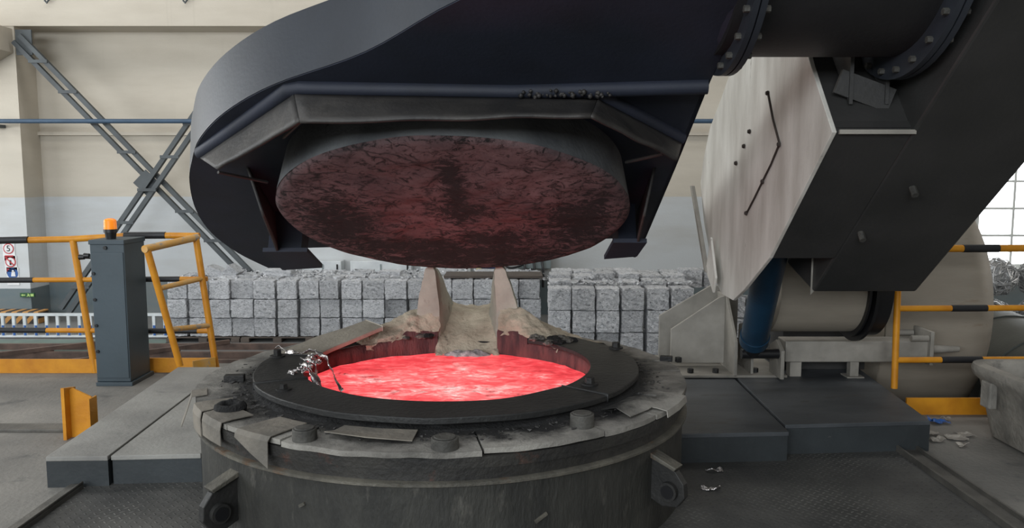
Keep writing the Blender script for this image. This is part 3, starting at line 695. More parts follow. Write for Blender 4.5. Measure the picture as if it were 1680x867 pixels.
# bent sheets lying on the rim
def sheet(p, label=None, m=mt['rim'], th=.006):
    b = MB(); n = len(p[0])
    def fn(u, v):
        i = u*(n-1); j = v*(len(p)-1); i0 = min(int(i), n-2); j0 = min(int(j), len(p)-2); fu = i-i0; fv = j-j0
        q = [Vector(p[j0+b_][i0+a_]) for b_ in (0, 1) for a_ in (0, 1)]
        return q[0].lerp(q[1], fu).lerp(q[2].lerp(q[3], fu), fv)
    b.grid(fn, (n-1)*3, (len(p)-1)*3)
    o = b.build('bent_sheet', m, fur)
    so = o.modifiers.new('thick', 'SOLIDIFY'); so.thickness = th; so.offset = 0
    return o
shm = pm('bent_tan_sheet', (128,121,110), (94,90,83), 5, .75, .1, .25, 40, c3=(74,70,66), s3=7, t3=.62, w3=.14)
def flap(az0, az1, rows, m=shm):
    P = []
    for row in rows:
        r, z = row[0], row[1]; z2 = row[2] if len(row) > 2 else z; q = []
        for k in range(3):
            a = R(az0+(az1-az0)*k/2); q.append((FC[0]+r*math.cos(a), FC[1]+r*math.sin(a), z+(z2-z)*k/2))
        P.append(q)
    return sheet(P, m=m, th=.004)
flap(-128, -119, [(1.06,.566),(1.2,.567),(1.266,.566),(1.282,.55),(1.284,.535,.44)])
flap(-151, -144, [(1.1,.566),(1.22,.567),(1.268,.563),(1.276,.53),(1.274,.45)])
flap(-143, -134, [(1.12,.565),(1.22,.566),(1.266,.562),(1.274,.53),(1.272,.462)])
flap(-163, -157, [(1.2,.565),(1.27,.56),(1.29,.50),(1.32,.42)])
flap(-110, -92, [(1.02,.566),(1.1,.568),(1.17,.585,.57)])
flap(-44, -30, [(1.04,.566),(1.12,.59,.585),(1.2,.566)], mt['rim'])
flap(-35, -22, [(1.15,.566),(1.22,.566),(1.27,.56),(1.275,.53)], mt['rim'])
# soot crust under the charging ring
def crust(u, v):
    a = u*2*PI; k = v*PI
    r = .955+.06*math.cos(k)+.0; z = .54+.04*math.sin(k)
    w = .014*nz((math.cos(a)*9, math.sin(a)*9, v*4)) + .012*nz((math.cos(a)*25, math.sin(a)*25, v*9))
    ext = .03*nz((math.cos(a)*3, math.sin(a)*3, 5))
    return Vector((FC[0]+.02+(r+w+(ext if v < .4 else 0))*math.cos(a), FC[1]-.01+(r+w+(ext if v < .4 else 0))*math.sin(a), z+w*.4-.01))
o = MB().grid(crust, 220, 8, True).build('soot_crust', mt['soot'], fur, 60); o['kind'] = 'stuff'
# crucible wall: rises beside the spout
CR = .80
def htop(a):  # a: degrees from +Y (the spout side)
    aa = abs(a-5); aa = min(aa, 360-aa)
    s = max(0, min(1, (44-aa)/22)); s = s*s*(3-2*s)
    return .575 + .075*s
def cw(u, v):
    a = 18.6+332.8*u; t_ = R(90-a); h = htop((a+180) % 360-180)+.010*nz((math.cos(t_)*8, math.sin(t_)*8, 1))
    prof = [(CR, .28), (CR, .42), (CR, .52), (CR+.003, h-.02), (CR+.03, h), (CR+.10, h-.01), (CR+.12, .45)]
    i = min(int(v*6+1e-6), 6); r, z = prof[i]; w = .012*nz((math.cos(t_)*7, math.sin(t_)*7, z*7))
    return Vector((FC[0]+(r+w)*math.cos(t_), FC[1]+(r+w)*math.sin(t_), z))
m = MB().grid(cw, 180, 6)
m.f += [tuple(j*181 for j in range(7)), tuple(j*181+180 for j in range(7))[::-1]]
m.build('crucible_wall', mt['crucible'], fur, 60)
# charging ring, four segments, one lifted
RC = (-.335, 4.24)
def bolts_on(t, pts, r, h, mat, nm, n=6, z=.614):
    for (x, y) in pts:
        MB().cyl((x, y, z), (x, y, z+.008), r*1.7, n=14).cyl((x, y, z+.008), (x, y, z+h), r, r*.93, n).build(nm, mat, t, 35)
def warp(s):
    def f(p):
        q = p.copy(); q.z += .006*nz((p.x*3, p.y*3, s)); k = 1+.006*nz((p.x*5, p.y*5, s+9))
        q.x = RC[0]+(q.x-RC[0])*k; q.y = RC[1]+(q.y-RC[1])*k; return q
    return f
o = MB().ring(RC, .75, 1.0, .588, .615, -39.6, 55, 30, warp(1)).build('ring_plate', mt['ring'], fur, 40, .004)
bolts_on(o, [(.37, 3.78), (.60, 4.60)], .024, .035, mt['bolt'], 'ring_bolt')
o = MB().ring(RC, .75, 1.005, .586, .615, 206.4, 319.8, 36, warp(2)).build('ring_plate', mt['ring'], fur, 40, .004)
bolts_on(o, [(-1.06, 3.68)], .021, .03, mt['bolt'], 'ring_bolt')
o = MB().ring(RC, .755, 1.0, .588, .616, 168.4, 205.8, 14, warp(3)).build('ring_plate', mt['ring'], fur, 40, .004)
bolts_on(o, [(-1.29, 4.38)], .024, .04, mt['bolt'], 'ring_bolt')
def lift(p):
    q = p.copy(); a = math.degrees(math.atan2(p.y-RC[1], p.x-RC[0])) % 360
    k = max(0, min(1, (168-a)/42)); q.z += .085*k**1.2 + .012*nz((p.x*4, p.y*4, 3)) - .018*k*math.sin(k*PI); return q
MB().ring(RC, .77, 1.005, .585, .612, 126, 167.8, 24, lift).build('ring_plate', mt['ring_lit'], fur, 40, .004)
# slag on the rear of the ring
random.seed(11)
for k in range(26):
    a = R(random.uniform(38, 56) if k < 18 else random.uniform(100, 118)); r = random.uniform(.72, .95)
    p = Vector((RC[0]+r*math.cos(a), RC[1]+r*math.sin(a), .62 if k < 18 else .60)); s = random.uniform(.015, .045)
    mb = MB(); sd = random.random()*99
    def fn(u, v, p=p, s=s, sd=sd):
        a = u*2*PI; b = (v-.5)*PI; q = Vector((math.cos(a)*math.cos(b), math.sin(a)*math.cos(b), .4*math.sin(b)))
        return p + q*s*(1+.5*nz(q*2+Vector((sd,0,0))))
    mb.grid(fn, 10, 6, True).build('slag_lump', mt['slag'] if k % 3 else mt['soot'], fur)
# rim nuts
def at_rim(px, py, z=.565):
    d = Vector(((px-840)/1330, math.cos(.10748)+math.sin(.10748)*(433.5-py)/1330, -math.sin(.10748)+math.cos(.10748)*(433.5-py)/1330))
    k = (z-1.6)/d.z; return d.x*k, d.y*k
for (px, py, r, h, m, n) in ((955,697,.052,.058,'bolt_dusty',20),(500,717,.05,.045,'bolt_dusty',20),(730,730,.055,.04,'bolt_dusty',16)):
    x, y = at_rim(px, py); MB().cyl((x, y, .545), (x, y, .555+h), r, r*.97, n).cyl((x, y, .555+h), (x, y, .56+h), r*.8, r*.78, n).build('rim_nut', mt[m], fur, 35, .004)
x, y = at_rim(378, 671)
MB().grid(lambda u, v: Vector((x+(.05+.022*math.cos(v*2*PI))*math.cos(u*2*PI), y+(.05+.022*math.cos(v*2*PI))*math.sin(u*2*PI), .568+.026*math.sin(v*2*PI)+.01*nz((u*9, v*5, 0)))), 20, 10, True).build('burnt_nut', mt['soot'], fur, 60)
for (px, py, sx, sy, sz, az) in ((385,623,.10,.05,.035,8),(1093,590,.07,.04,.03,-14),(1113,592,.03,.03,.03,20),(905,545,.05,.03,.02,10)):
    x, y = at_rim(px, py); MB().box((x, y, .555+sz/2), (sx, sy, sz), Matrix.Rotation(R(az), 3, 'Z')).build('rim_block', mt['bolt'], fur, None, .004)
# lugs on the shell
def lug(az, name, z0):
    c = Vector((math.cos(R(az)), math.sin(R(az)), 0)); tn = Vector((-c.y, c.x, 0)); o = Vector((FC[0], FC[1], z0)) + c*1.212
    P = lambda r, z, k: o + c*r + Vector((0, 0, z)) + tn*k
    pts = [(.0,.06),(.08,.03),(.15,.04),(.185,.09),(.18,.15),(.14,.2),(.03,.245),(.0,.25)]
    part = MB().prism(pts, lambda p, k: P(p[0], p[1], k), -.02, .02).build(name, mt['lug'], fur, None, .004)
    MB().prism([(.0,.252),(.14,.205),(.15,.22),(.0,.275)], lambda p, k: P(p[0], p[1], k), -.035, .035).build('lug_cap', mt['shell_lip'], part, None, .003)
    MB().cyl(P(.115,.11,-.045), P(.115,.11,.045), .042, n=20).build('pin_boss', mt['lug'], part, 35)
    MB().cyl(P(.115,.11,-.048), P(.115,.11,.048), .03, n=20).build('pin_hole', mt['black'], part, 35)
lug(-132, 'lifting_lug', .095); lug(-37.5, 'lifting_lug', .12)
# welded clips and drips on the shell
random.seed(3)
for az, z, L in ((-78,.18,.05),(-68,.25,.06),(-60,.13,.05),(-113,.3,.03),(-96,.12,.04)):
    c = Vector((math.cos(R(az)), math.sin(R(az)), 0)); o = Vector((FC[0], FC[1], z)) + c*1.242
    MB().box(o, (.012, L, .012), Matrix.Rotation(R(az), 3, 'Z') @ Matrix.Rotation(R(30), 3, 'X')).build('weld_scrap', mt['shell_lip'], fur)

# spout: two fins, cheeks, mounds, trough
def fin(xo, xot, xi, xit, s):
    def fn(u, v):
        y = 5.09+.55*v; fl = .055*min(1, v*2.2)
        sec = [(xo-s*.02, .50), (xo-s*.015, .68), (xo, .78), (xo*.5+xot*.5, .90), (xot, 1.0), (xot+s*.012, 1.03), ((xot+xit)/2, 1.04), (xit-s*.012, 1.03), (xit, 1.0), (xit*.5+xi*.5, .90), (xi, .76), (xi+s*.006, .60), (xi+s*.006, .44)]
        k = u*(len(sec)-1); i = min(int(k), len(sec)-2); f = k-i
        x = sec[i][0]*(1-f)+sec[i+1][0]*f; z = sec[i][1]*(1-f)+sec[i+1][1]*f
        if u > .55: x += s*fl*max(0, min(1, (1.05-z)/.3))
        if z > .6: z = .6+(z-.6)*(1-.40*v*v)
        p = Vector((x, y, z)); return p + noise.noise_vector(p*8)*.010 + noise.noise_vector(p*26)*.005
    m = MB().grid(fn, 36, 16); n = 37; b = len(m.v)-n*17
    m.f.append(tuple(range(b, b+n))[::-1]); m.f.append(tuple(range(b+16*n, b+17*n)))
    return m.build('spout_fin', mt['refractory_smooth'], fur, 60)
fin(-.600, -.553, -.462, -.485, 1); fin(.03, -.035, -.098, -.112, -1)
def trough(u, v):
    x = -.47+.38*u; y = 4.97+.68*v
    z = .47+.235*min(1, max(0, (v-.04)/.55))**.8 + .04*(abs(u-.5)*2)**3
    p = Vector((x, y, z)); p.z += .022*nz(p*8)+.010*nz(p*24); return p
o = MB().grid(trough, 24, 26).build('spout_trough', mt['refractory'], fur, 60)
so = o.modifiers.new('thick', 'SOLIDIFY'); so.thickness = .04; so.offset = -1
def mound(s):
    def fn(u, v):
        a = 5+s*(13+34*u); t_ = R(90-a); h = htop(a); k0 = (1-u)**.9
        prof = [(CR+.004, h-.025), (CR+.02, h+.012), (CR+.06, h+.09*k0), (CR+.12, h+.14*k0), (CR+.24, .575+.15*k0), (CR+.34, .565+.06*k0), (CR+.40, .54)]
        k = v*6; i = min(int(k), 5); f = k-i
        r = prof[i][0]*(1-f)+prof[i+1][0]*f; z = prof[i][1]*(1-f)+prof[i+1][1]*f
        p = Vector((FC[0]+r*math.cos(t_), FC[1]+r*math.sin(t_), z))
        return p + noise.noise_vector(p*9)*.020 + noise.noise_vector(p*26)*.014
    return MB().grid(fn, 34, 26).build('refractory_mound', mt['refractory'], fur, 60)
mound(-1); mound(1)
# crumbs of soot and slag scattered on the rim
random.seed(19); m = MB()
for k in range(420):
    a = R(random.uniform(170, 372)); r = 1.02+abs(random.gauss(0, .055)); q = Vector((RC[0]+r*math.cos(a), RC[1]-.0+r*math.sin(a), .556)); sz = random.uniform(.004, .016)
    vs = [q+Vector((random.uniform(-1,1), random.uniform(-1,1), random.uniform(0,.8)))*sz for _ in range(5)]
    m.add(vs, [(0,1,2),(0,1,3),(1,2,3),(0,2,3),(0,1,4),(1,2,4),(0,2,4)])
o = m.build('soot_crumbs', mt['slag_dark'], fur); o['kind'] = 'stuff'
# molten bath
def melt(u, v):
    a = u*2*PI; r = .797*v; x = r*math.cos(a); y = r*math.sin(a)
    return Vector((FC[0]+x, FC[1]+y, .488+.007*nz((x*6, y*10, 0))+.003*nz((x*20, y*28, 4))))
tag(MB().grid(melt, 96, 40, True).build('molten_metal', mt['melt'], None, 60, 0, (FC[0], FC[1], .48)), 'glowing red molten metal bath inside the round furnace', 'molten metal')
# pale dross floating at the spout
def dross(u, v):
    a = u*2*PI; q = Vector((.15*v*math.cos(a), .05*v*math.sin(a), .035*(1-v*v))); q += noise.noise_vector(q*30+Vector((3,0,0)))*.016*(1 if v < .95 else .4)
    return q + Vector((-.28, 4.955, .495))
tag(MB().grid(dross, 28, 7, True).build('dross', pm('pale_dross', (206,196,194), (120,112,112), 24, .8, .1, .6, 40), None, 60, 0, (-.28, 4.985, .49)), 'pale crust of dross floating on the melt below the spout', 'dross')
# aluminium strands hanging over the left ring edge
random.seed(31)
strands = [[(-1.10,4.36,.625),(-1.04,4.31,.635),(-.99,4.27,.62),(-.93,4.17,.55),(-.87,4.06,.50)],
           [(-1.13,4.26,.625),(-1.08,4.21,.645),(-1.03,4.15,.625),(-1.0,4.08,.57),(-.96,4.0,.51)],
           [(-1.10,4.14,.625),(-1.06,4.10,.635),(-1.02,4.05,.62),(-.99,4.0,.57),(-.96,3.93,.52)],
           [(-1.19,4.44,.622),(-1.15,4.42,.63),(-1.08,4.40,.64),(-1.03,4.33,.625)],
           [(-1.05,3.99,.622),(-1.02,3.97,.632),(-.99,3.95,.61),(-.95,3.9,.56)],
           [(-1.36,4.60,.622),(-1.30,4.52,.625),(-1.24,4.46,.622),(-1.18,4.41,.626)]]
lbs = ['longest, reaching down into the melt', 'looped high over the edge', 'lying lowest along the edge', 'curled flat on the plate seam', 'short and nearest the front', 'thin, along the rear seam']
for k, s in enumerate(strands):
    pts = [Vector(p)+noise.noise_vector(Vector(p)*25)*.012 for p in catmull(s, 5)]
    n = len(pts); m = MB()
    def rib(u, v, pts=pts, n=n, k=k):
        i = u*(n-1); i0 = min(int(i), n-2); p = pts[i0].lerp(pts[i0+1], i-i0); d = (pts[i0+1]-pts[i0]).normalized()
        w = d.cross(Vector((math.sin(i*.5+k), math.cos(i*.5+k), .6))).normalized()
        return p + w*(v-.5)*(.016+.022*abs(nz((i*.35, k*3.1, 0)))) + noise.noise_vector(p*60+Vector((v, k, 0)))*.004
    o = m.grid(rib, 30, 3).build('aluminium_strand', mt['foil'], None, 70, 0, pts[0])
    so = o.modifiers.new('thick', 'SOLIDIFY'); so.thickness = .002; so.offset = 0
    tag(o, f'shiny aluminium strand on the left ring edge, {lbs[k]}', 'scrap strand', 'aluminium strands on the ring')
for k in range(9):
    c = Vector((-1.07+random.uniform(-.03,.05), 3.98+.038*k, .626)); sd = random.random()*90; s = random.uniform(.014, .03)
    def fn(u, v, c=c, s=s, sd=sd):
        a = u*2*PI; b = (v-.5)*PI; q = Vector((math.cos(a)*math.cos(b), math.sin(a)*math.cos(b), .6*math.sin(b)))
        return c + q*s*(1+.9*nz(q*2.2+Vector((sd,0,0))))
    tag(MB().grid(fn, 12, 8, True).build('foil_scrap', mt['foil'], None, None, 0, c), f'crumpled shiny foil scrap in the row on the left ring edge, {ORD[k]} from the front', 'foil scrap', 'foil scraps on the ring')

# ---------------------------------------------------------------- lid with hood, duct and swing arm (one moving assembly)
LC = Vector((-.297, 4.15, 1.42)); TA = R(24)
LV = Vector((0, math.cos(TA), -math.sin(TA))); LN = Vector((0, math.sin(TA), math.cos(TA)))
def L(u, v, w): return LC + Vector((u, 0, 0)) + LV*v + LN*w
lid = empty('furnace_lid', (1.7, 5.6, .8), 'raised tilted furnace lid with black fume hood, duct and swing arm', 'furnace lid')
curve = catmull([(1.13,-1.78),(.6,-1.70),(.113,-1.414),(-.283,-1.075),(-.713,-.825),(-1.0,-.583),(-1.21,-.32),(-1.34,-.07),(-1.455,.2),(-1.57,.6),(-1.62,1.0),(-1.58,1.4),(-1.47,1.74)], 5)
outline = curve + [(-1.3,1.74),(-1.16,1.3),(1.0,1.1),(1.17,1.39),(1.15,.0),(1.13,-.853)]
HW = .25; HT = .55
def flare(p, k):
    d = Vector((p[0]-0, p[1]-.4)); n = d.length; return (p[0]+d.x/n*k, p[1]+d.y/n*k)
MB().prism(outline, lambda p, t: L(p[0], p[1], t), HW, HW+.02).build('hood_underside', mt['hood'], lid)
m = MB(); n = len(curve); vs = []
for w, k in ((HW+.004, .004), (HW+.1, .012), (HT, .03), (HT, .0), (HW+.03, -.02)):
    vs += [L(*flare(p, k), w) for p in curve]
fs = [(j*n+i, j*n+i+1, ((j+1) % 5)*n+i+1, ((j+1) % 5)*n+i) for j in range(5) for i in range(n-1)]
fs += [tuple(j*n for j in range(5))[::-1], tuple(j*n+n-1 for j in range(5))]
m.add(vs, fs); m.build('hood_wall', mt['hood_wall'], lid, 30)
MB().prism(outline, lambda p, t: L(p[0], p[1], t), HT-.02, HT).build('hood_top', mt['hood_wall'], lid)
MB().prism([(1.13,-.86),(1.15,0),(1.17,1.39),(1.15,1.39),(1.13,0),(1.11,-.86)], lambda p, t: L(p[0], p[1], t), HW, HT).build('hood_side', mt['hood'], lid)
# neck from the hood to the round duct
DV, DW, DR = -1.24, .70, .485
def neck(u, v):
    a = u*2*PI; c, s = math.cos(a), math.sin(a)
    k = 1/max(abs(c), abs(s)); rect = (-1.05+.62*c*k*.99, .405+.135*s*k); cir = (DV+DR*c, DW+DR*s)
    f = v*v*(3-2*v); return L(.15+.99*v, rect[0]*(1-f)+cir[0]*f, max(rect[1]*(1-f)+cir[1]*f, HW+.022 if v < .93 else 0))
MB().grid(neck, 48, 10, True).build('hood_neck', mt['hood'], lid, 50)
# rolled edge and skirt
tube1 = MB().tube([L(-1.25,-.2,.235)]+[L(-.65,-.815,.235), L(-.6,-.832,.235), L(.3,-.80,.235), L(1.12,-.845,.235)], .034, 12).build('rolled_edge', mt['hood'], lid, 60)
MB().tube([L(.64,-.80,.235), L(1.105,-.36,.235)], .032, 12).build('rolled_edge', mt['hood'], lid, 60)
random.seed(51); m = MB()
for k in range(34):
    q = L(.34+.011*k+random.uniform(-.01,.01), -.835+random.uniform(-.02,.02), .205+random.uniform(-.012,.01)); sz = random.uniform(.005, .012)
    m.grid(lambda u, v, q=q, sz=sz, k=k: q+Vector((math.cos(u*2*PI)*math.cos((v-.5)*PI), math.sin(u*2*PI)*math.cos((v-.5)*PI), math.sin((v-.5)*PI)))*sz*(1+.5*nz((u*6, v*6, k))), 8, 5, True)
m.build('weld_scab', mt['skirt'], tube1, 60)
def panel(t0, t1, b0, b1, wt, wbm, wave, name, sd):
    def fn(u, v):
        a = Vector((t0[0]+(t1[0]-t0[0])*u, t0[1]+(t1[1]-t0[1])*u)); b = Vector((b0[0]+(b1[0]-b0[0])*u, b0[1]+(b1[1]-b0[1])*u))
        p = a.lerp(b, v); w = wt+(wbm-wt)*v + v*wave*nz((u*3.2+sd, 0, 0))
        q = L(p.x, p.y, w); return q + LV*(.012*v*nz((u*4+sd, 3, 0)))
    o = MB().grid(fn, 24, 6).build(name, mt['skirt'], lid, 50)
    so = o.modifiers.new('thick', 'SOLIDIFY'); so.thickness = .014; so.offset = 0
    return o
panel((-.62,-.83), (.66,-.79), (-.545,-.975), (.605,-1.02), .20, .0, .014, 'skirt_panel', 1)
panel((-1.24,-.21), (-.62,-.83), (-1.03,-.52), (-.545,-.975), .20, .0, .008, 'skirt_panel', 5)
panel((.66,-.79), (1.10,-.37), (.605,-1.02), (1.02,-.62), .20, .0, .012, 'skirt_panel', 9)
panel((-1.08,.0), (-1.14,.98), (-.99,.05), (-1.13,1.0), .25, .0, .0, 'side_skirt', 3)
panel((1.04,.0), (1.05,.72), (.98,.05), (1.03,.74), .25, .0, .0, 'side_skirt', 7)
for (u0, u1, v0, v1, sgn) in ((-1.16,-.90,.62,.98,1), (.87,1.06,.46,.76,-1)):
    pts = [(u0,v0),(u1,v0),(u1+.02*sgn,v1-.05),(u0+.02*sgn,v1)]
    MB().prism(pts, lambda p, t: L(p[0], p[1], t), -.005, .02).build('foot_plate', mt['hood'], lid)
    MB().prism([(u0+.03,v0),(u1-.05,v0+.05),(u1-.06,v1-.12),(u0+.03,v1-.04)], lambda p, t: L(p[0], p[1], t), .02, .25).build('foot_box', mt['hood'], lid)
# lining disc
prof = [(.0,.0)]+[(.86*k/22, 0) for k in range(1, 23)]+[(.89,.004),(.905,.02)]
def disc(u, v):
    k = v*(len(prof)-1); i = min(int(k+1e-6), len(prof)-1); r, w = prof[i]; a = u*2*PI
    x = r*math.cos(a); y = r*math.sin(a)
    amp = 1 if r < .85 else .3
    w2 = w + amp*(.012*nz((x*3, y*3, 2)) + .010*nz((x*9, y*9, 5)) + .006*nz((x*22, y*22, 7)))
    rr = 1+.006*nz((math.cos(a)*3, math.sin(a)*3, 8))*(r > .84)
    return L(x*rr, y*rr+.085, w2)
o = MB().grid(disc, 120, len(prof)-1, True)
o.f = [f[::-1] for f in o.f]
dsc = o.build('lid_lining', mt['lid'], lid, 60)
def dside(u, v):
    a = u*2*PI; r = .905-.03*v; return L(r*math.cos(a), r*math.sin(a)+.085, .018+.235*v)
MB().grid(dside, 96, 4, True).build('lid_rim', mt['lid_side'], lid, 60)
for (p, q) in ((L(-.72,-.6,.12), L(-.55,-.93,.03)), (L(-.92,-.15,.1), L(-1.08,-.38,.05)), (L(.46,-.8,.14), L(.56,-.97,.04)), (L(.84,-.34,.12), L(.97,-.58,.05))):
    MB().cyl(p, q, .008, n=6).build('stay_rod', mt['skirt'], lid)
# round duct with flanges
cY = L(0, DV, DW).y; cZ = L(0, DV, DW).z
def bflange(x, rr, nb, br, th=.022):
    o = MB().cyl((x, cY, cZ), (x+th, cY, cZ), rr, n=64).cyl((x+th+.006, cY, cZ), (x+2*th+.006, cY, cZ), rr, n=64).build('flange', mt['hood_wall'], lid, 30)
    for k in range(nb):
        a = 2*PI*k/nb+.07; y = cY+(rr-.032)*math.cos(a); z = cZ+(rr-.032)*math.sin(a)
        MB().cyl((x-.02, y, z), (x+2*th+.03, y, z), br, n=6).build('flange_bolt', mt['bolt_dusty'], o)
MB().cyl((.80, cY, cZ), (1.72, cY, cZ), DR, n=72).build('duct', mt['stack'], lid, 40)
bflange(.835, .56, 26, .013); bflange(1.53, .575, 26, .013)
# swing arm
AX0, AX1, AX2 = 1.30, 1.63, 2.19
YZ = lambda p, x: (x, p[0], p[1])
MB().prism([(3.34,1.78),(4.08,1.19),(4.6,1.22),(5.2,1.45),(5.35,1.85),(4.8,2.25),(4.3,2.6),(3.95,2.5),(3.60,2.08)], YZ, AX0+.02, AX1).build('arm_box', mt['arm'], lid)
MB().prism([(2.3,2.59),(3.33,1.78),(4.35,.98),(4.9,1.12),(5.35,1.2),(5.65,1.35),(5.1,2.2),(4.3,3.2),(2.3,3.2)], YZ, AX1, AX2).build('arm_box', mt['arm'], lid, None, .012)
def wplate(p, x): return (x, p[0], p[1])
wp = [(3.60,2.08),(3.33,1.78),(4.08,1.19),(4.5,.97),(4.72,.875),(4.98,.875),(5.12,.93),(5.26,1.05),(5.5,1.3),(5.62,1.56),(5.55,1.72),(5.39,1.92),(5.1,2.1),(4.84,2.28),(4.3,2.62),(3.95,2.52)]
sp_ = MB().prism(wp, wplate, AX0, AX0+.02).build('arm_side_plate', mt['white_plate'], lid, None, .003)
def atX(px, py, X=AX0-.004):
    d = Vector(((px-840)/1330, math.cos(.10748)+math.sin(.10748)*(433.5-py)/1330, -math.sin(.10748)+math.cos(.10748)*(433.5-py)/1330))
    k = X/d.x; return Vector((X, d.y*k, 1.6+d.z*k))
MB().tube([atX(*q) for q in ((1260,153),(1268,195),(1279,236))], .006, 6).build('weld_seam', mt['weld'], sp_)
MB().tube([atX(*q) for q in ((1279,236),(1265,270),(1252,296),(1238,325),(1225,350))], .006, 6).build('weld_seam', mt['weld'], sp_)
for q in ((1260,153),(1279,237),(1252,298),(1225,350),(1230,216),(1208,268),(1221,240)):
    p = atX(*q); MB().cyl(p, p+Vector((-.012,0,0)), .014, .009, 8).build('weld_bead', mt['weld'], sp_)
a = atX(1141,305,AX0-.02); b = atX(1165,446,AX0-.02)
MB().prism([(a.y,a.z),(b.y,b.z),(b.y-.05,b.z-.0),(a.y-.05,a.z)], YZ, AX0-.06, AX0-.035).build('edge_bar', mt['bracket'], lid, None, .003)
MB().prism([(5.0,.88),(5.2,1.0),(5.1,1.22),(4.95,.98)], YZ, AX0-.05, AX0-.035).build('torn_flap', mt['white_plate'], sp_, None, .003)
# bolts and recess plates on the arm
for p in ((1.78,3.62),(1.68,3.9)):
    z = 1.78-.787*(p[1]-3.33); MB().cyl((p[0], p[1]+.01, z+.01), (p[0], p[1]-.03, z-.035), .016, n=8).build('arm_bolt', mt['bolt_dusty'], lid, 40)
MB().prism([(3.35,1.80),(3.6,2.02),(3.6,2.0),(3.38,1.78)], YZ, 1.31, 1.63).build('ridge_strip', mt['arm'], lid)
MB().prism([(1.33,3.34),(1.64,3.34),(1.64,3.325),(1.33,3.325)], lambda p, q: (p[0], p[1], q), 1.772, 1.79).build('ridge_bar', mt['bracket'], lid)
MB().prism([(3.42,1.9),(3.62,2.12),(3.42,2.12)], YZ, 1.40, 1.415).build('gusset', mt['arm'], lid)
MB().prism([(3.42,1.9),(3.62,2.12),(3.42,2.12)], YZ, 1.55, 1.565).build('gusset', mt['arm'], lid)
MB().box((1.47, 3.44, 1.955), (.24, .02, .10), Matrix.Rotation(R(20), 3, 'Y')).build('gusset', mt['arm'], lid)
# rotary joint drum under the arm (turns with it)
MB().cyl((1.735, 5.5, .88), (2.29, 5.5, .88), .335, n=56).build('rotary_duct', mt['beige'], lid, 40)
MB().cyl((2.29, 5.5, .88), (2.305, 5.5, .88), .37, n=56).cyl((2.32, 5.5, .88), (2.34, 5.5, .88), .40, n=56).cyl((2.345, 5.5, .88), (2.45, 5.5, .88), .36, n=56).build('rotary_flange', mt['black'], lid, 40)
MB().grid(lambda u, v: (1.62+.16*u, 4.42-.06*math.cos(u*PI-.0), 1.16-.20*v+.05*math.sin(u*PI)), 12, 4).build('arm_lip', mt['bracket'], lid, 60)

# hinge bracket on the platform
t = empty('hinge_bracket', (1.5, 5.85, .18), 'grey welded steel hinge bracket bolted to the platform under the white plate', 'bracket')
def P2(px, py, Y): return ((px-840)/1330*Y, 1.6+(290-py)/1330*Y)
MB().prism([P2(1105,543,5.9), P2(1183,490,5.9), P2(1194,486,5.9), P2(1194,600,5.9), P2(1105,600,5.9)], lambda p, q: (p[0], q, p[1]), 5.9, 5.925).build('bracket_plate', mt['bracket'], t, None, .003)
MB().prism([P2(1085,520,6.15), P2(1168,470,6.15), P2(1215,470,6.15), P2(1215,590,6.15), P2(1085,590,6.15)], lambda p, q: (p[0], q, p[1]), 6.15, 6.175).build('bracket_plate', mt['bracket'], t, None, .003)
xw = P2(1194, 500, 5.9)[0]
MB().prism([(5.62,.19),(5.62,.44),(5.9,.73),(6.15,.73),(6.15,.19)], YZ, xw, xw+.022).build('side_plate', mt['bracket'], t, None, .003)
MB().span(1.08, 1.95, 5.62, 6.28, .182, .2).build('base_plate', mt['bracket'], t, None, .003)
for x, y in ((1.28, 5.7), (1.46, 5.7), (1.75, 5.72), (1.9, 5.72)): MB().cyl((x, y, .2), (x, y, .23), .022, n=6).build('anchor_nut', mt['bolt'], t)
MB().prism([(5.66,.2),(5.66,.48),(5.82,.55),(6.0,.5),(6.0,.2)], YZ, 1.70, 1.72).build('clevis_plate', mt['bracket'], t, None, .003)
MB().prism([(5.5,.2),(5.5,.40),(5.62,.46),(5.75,.4),(5.75,.2)], YZ, 1.86, 1.885).build('clevis_plate', mt['bracket'], t, None, .003)
# hydraulic cylinder
t = empty('hydraulic_cylinder', (1.72, 5.6, .2), 'thick blue hydraulic cylinder leaning under the swing arm', 'cylinder')
ca = Vector((1.655, 5.45, .50)); cb = Vector((1.50, 4.62, 1.24))
MB().cyl(ca, cb, .092, n=32).build('barrel', mt['blue_steel'], t, 40)
dn = (cb-ca).normalized()
MB().cyl(ca-dn*.03, ca+dn*.05, .099, n=32).build('end_cap', mt['blue_steel'], t, 40)
MB().cyl(ca-dn*.16, ca-dn*.02, .06, n=20).build('rod_eye', mt['black'], t, 40)
MB().cyl((1.60, 5.56, .37), (1.86, 5.56, .37), .035, n=16).build('pin', mt['black'], t, 40)
MB().cyl(cb, cb+dn*.2, .05, n=20).build('rod', mt['bracket'], t, 40)
# steel beam on legs
t = empty('steel_beam', (2.4, 5.75, .18), 'level grey box section steel beam on a short leg right of the blue cylinder', 'beam')
MB().span(1.93, 2.98, 5.62, 5.8, .295, .445).build('beam', mt['bracket'], t, None, .008)
MB().span(2.93, 2.955, 5.58, 5.84, .28, .52).build('end_plate', mt['bracket'], t, None, .003)
MB().cyl((2.955, 5.71, .37), (3.2, 5.71, .37), .035, .02, 16).build('beam_spigot', mt['bracket'], t, 40)
for y in (5.6, 5.82): MB().cyl((2.8, y, .47), (2.92, y, .47), .022, n=12).build('clamp_bolt', mt['bracket'], t, 40)
MB().span(2.40, 2.46, 5.64, 5.70, .184, .295).build('leg', mt['bracket'], t)
MB().span(2.37, 2.49, 5.61, 5.73, .182, .19).build('foot', mt['bracket'], t)
MB().span(1.98, 2.06, 5.66, 5.74, .182, .295).build('leg', mt['bracket'], t)
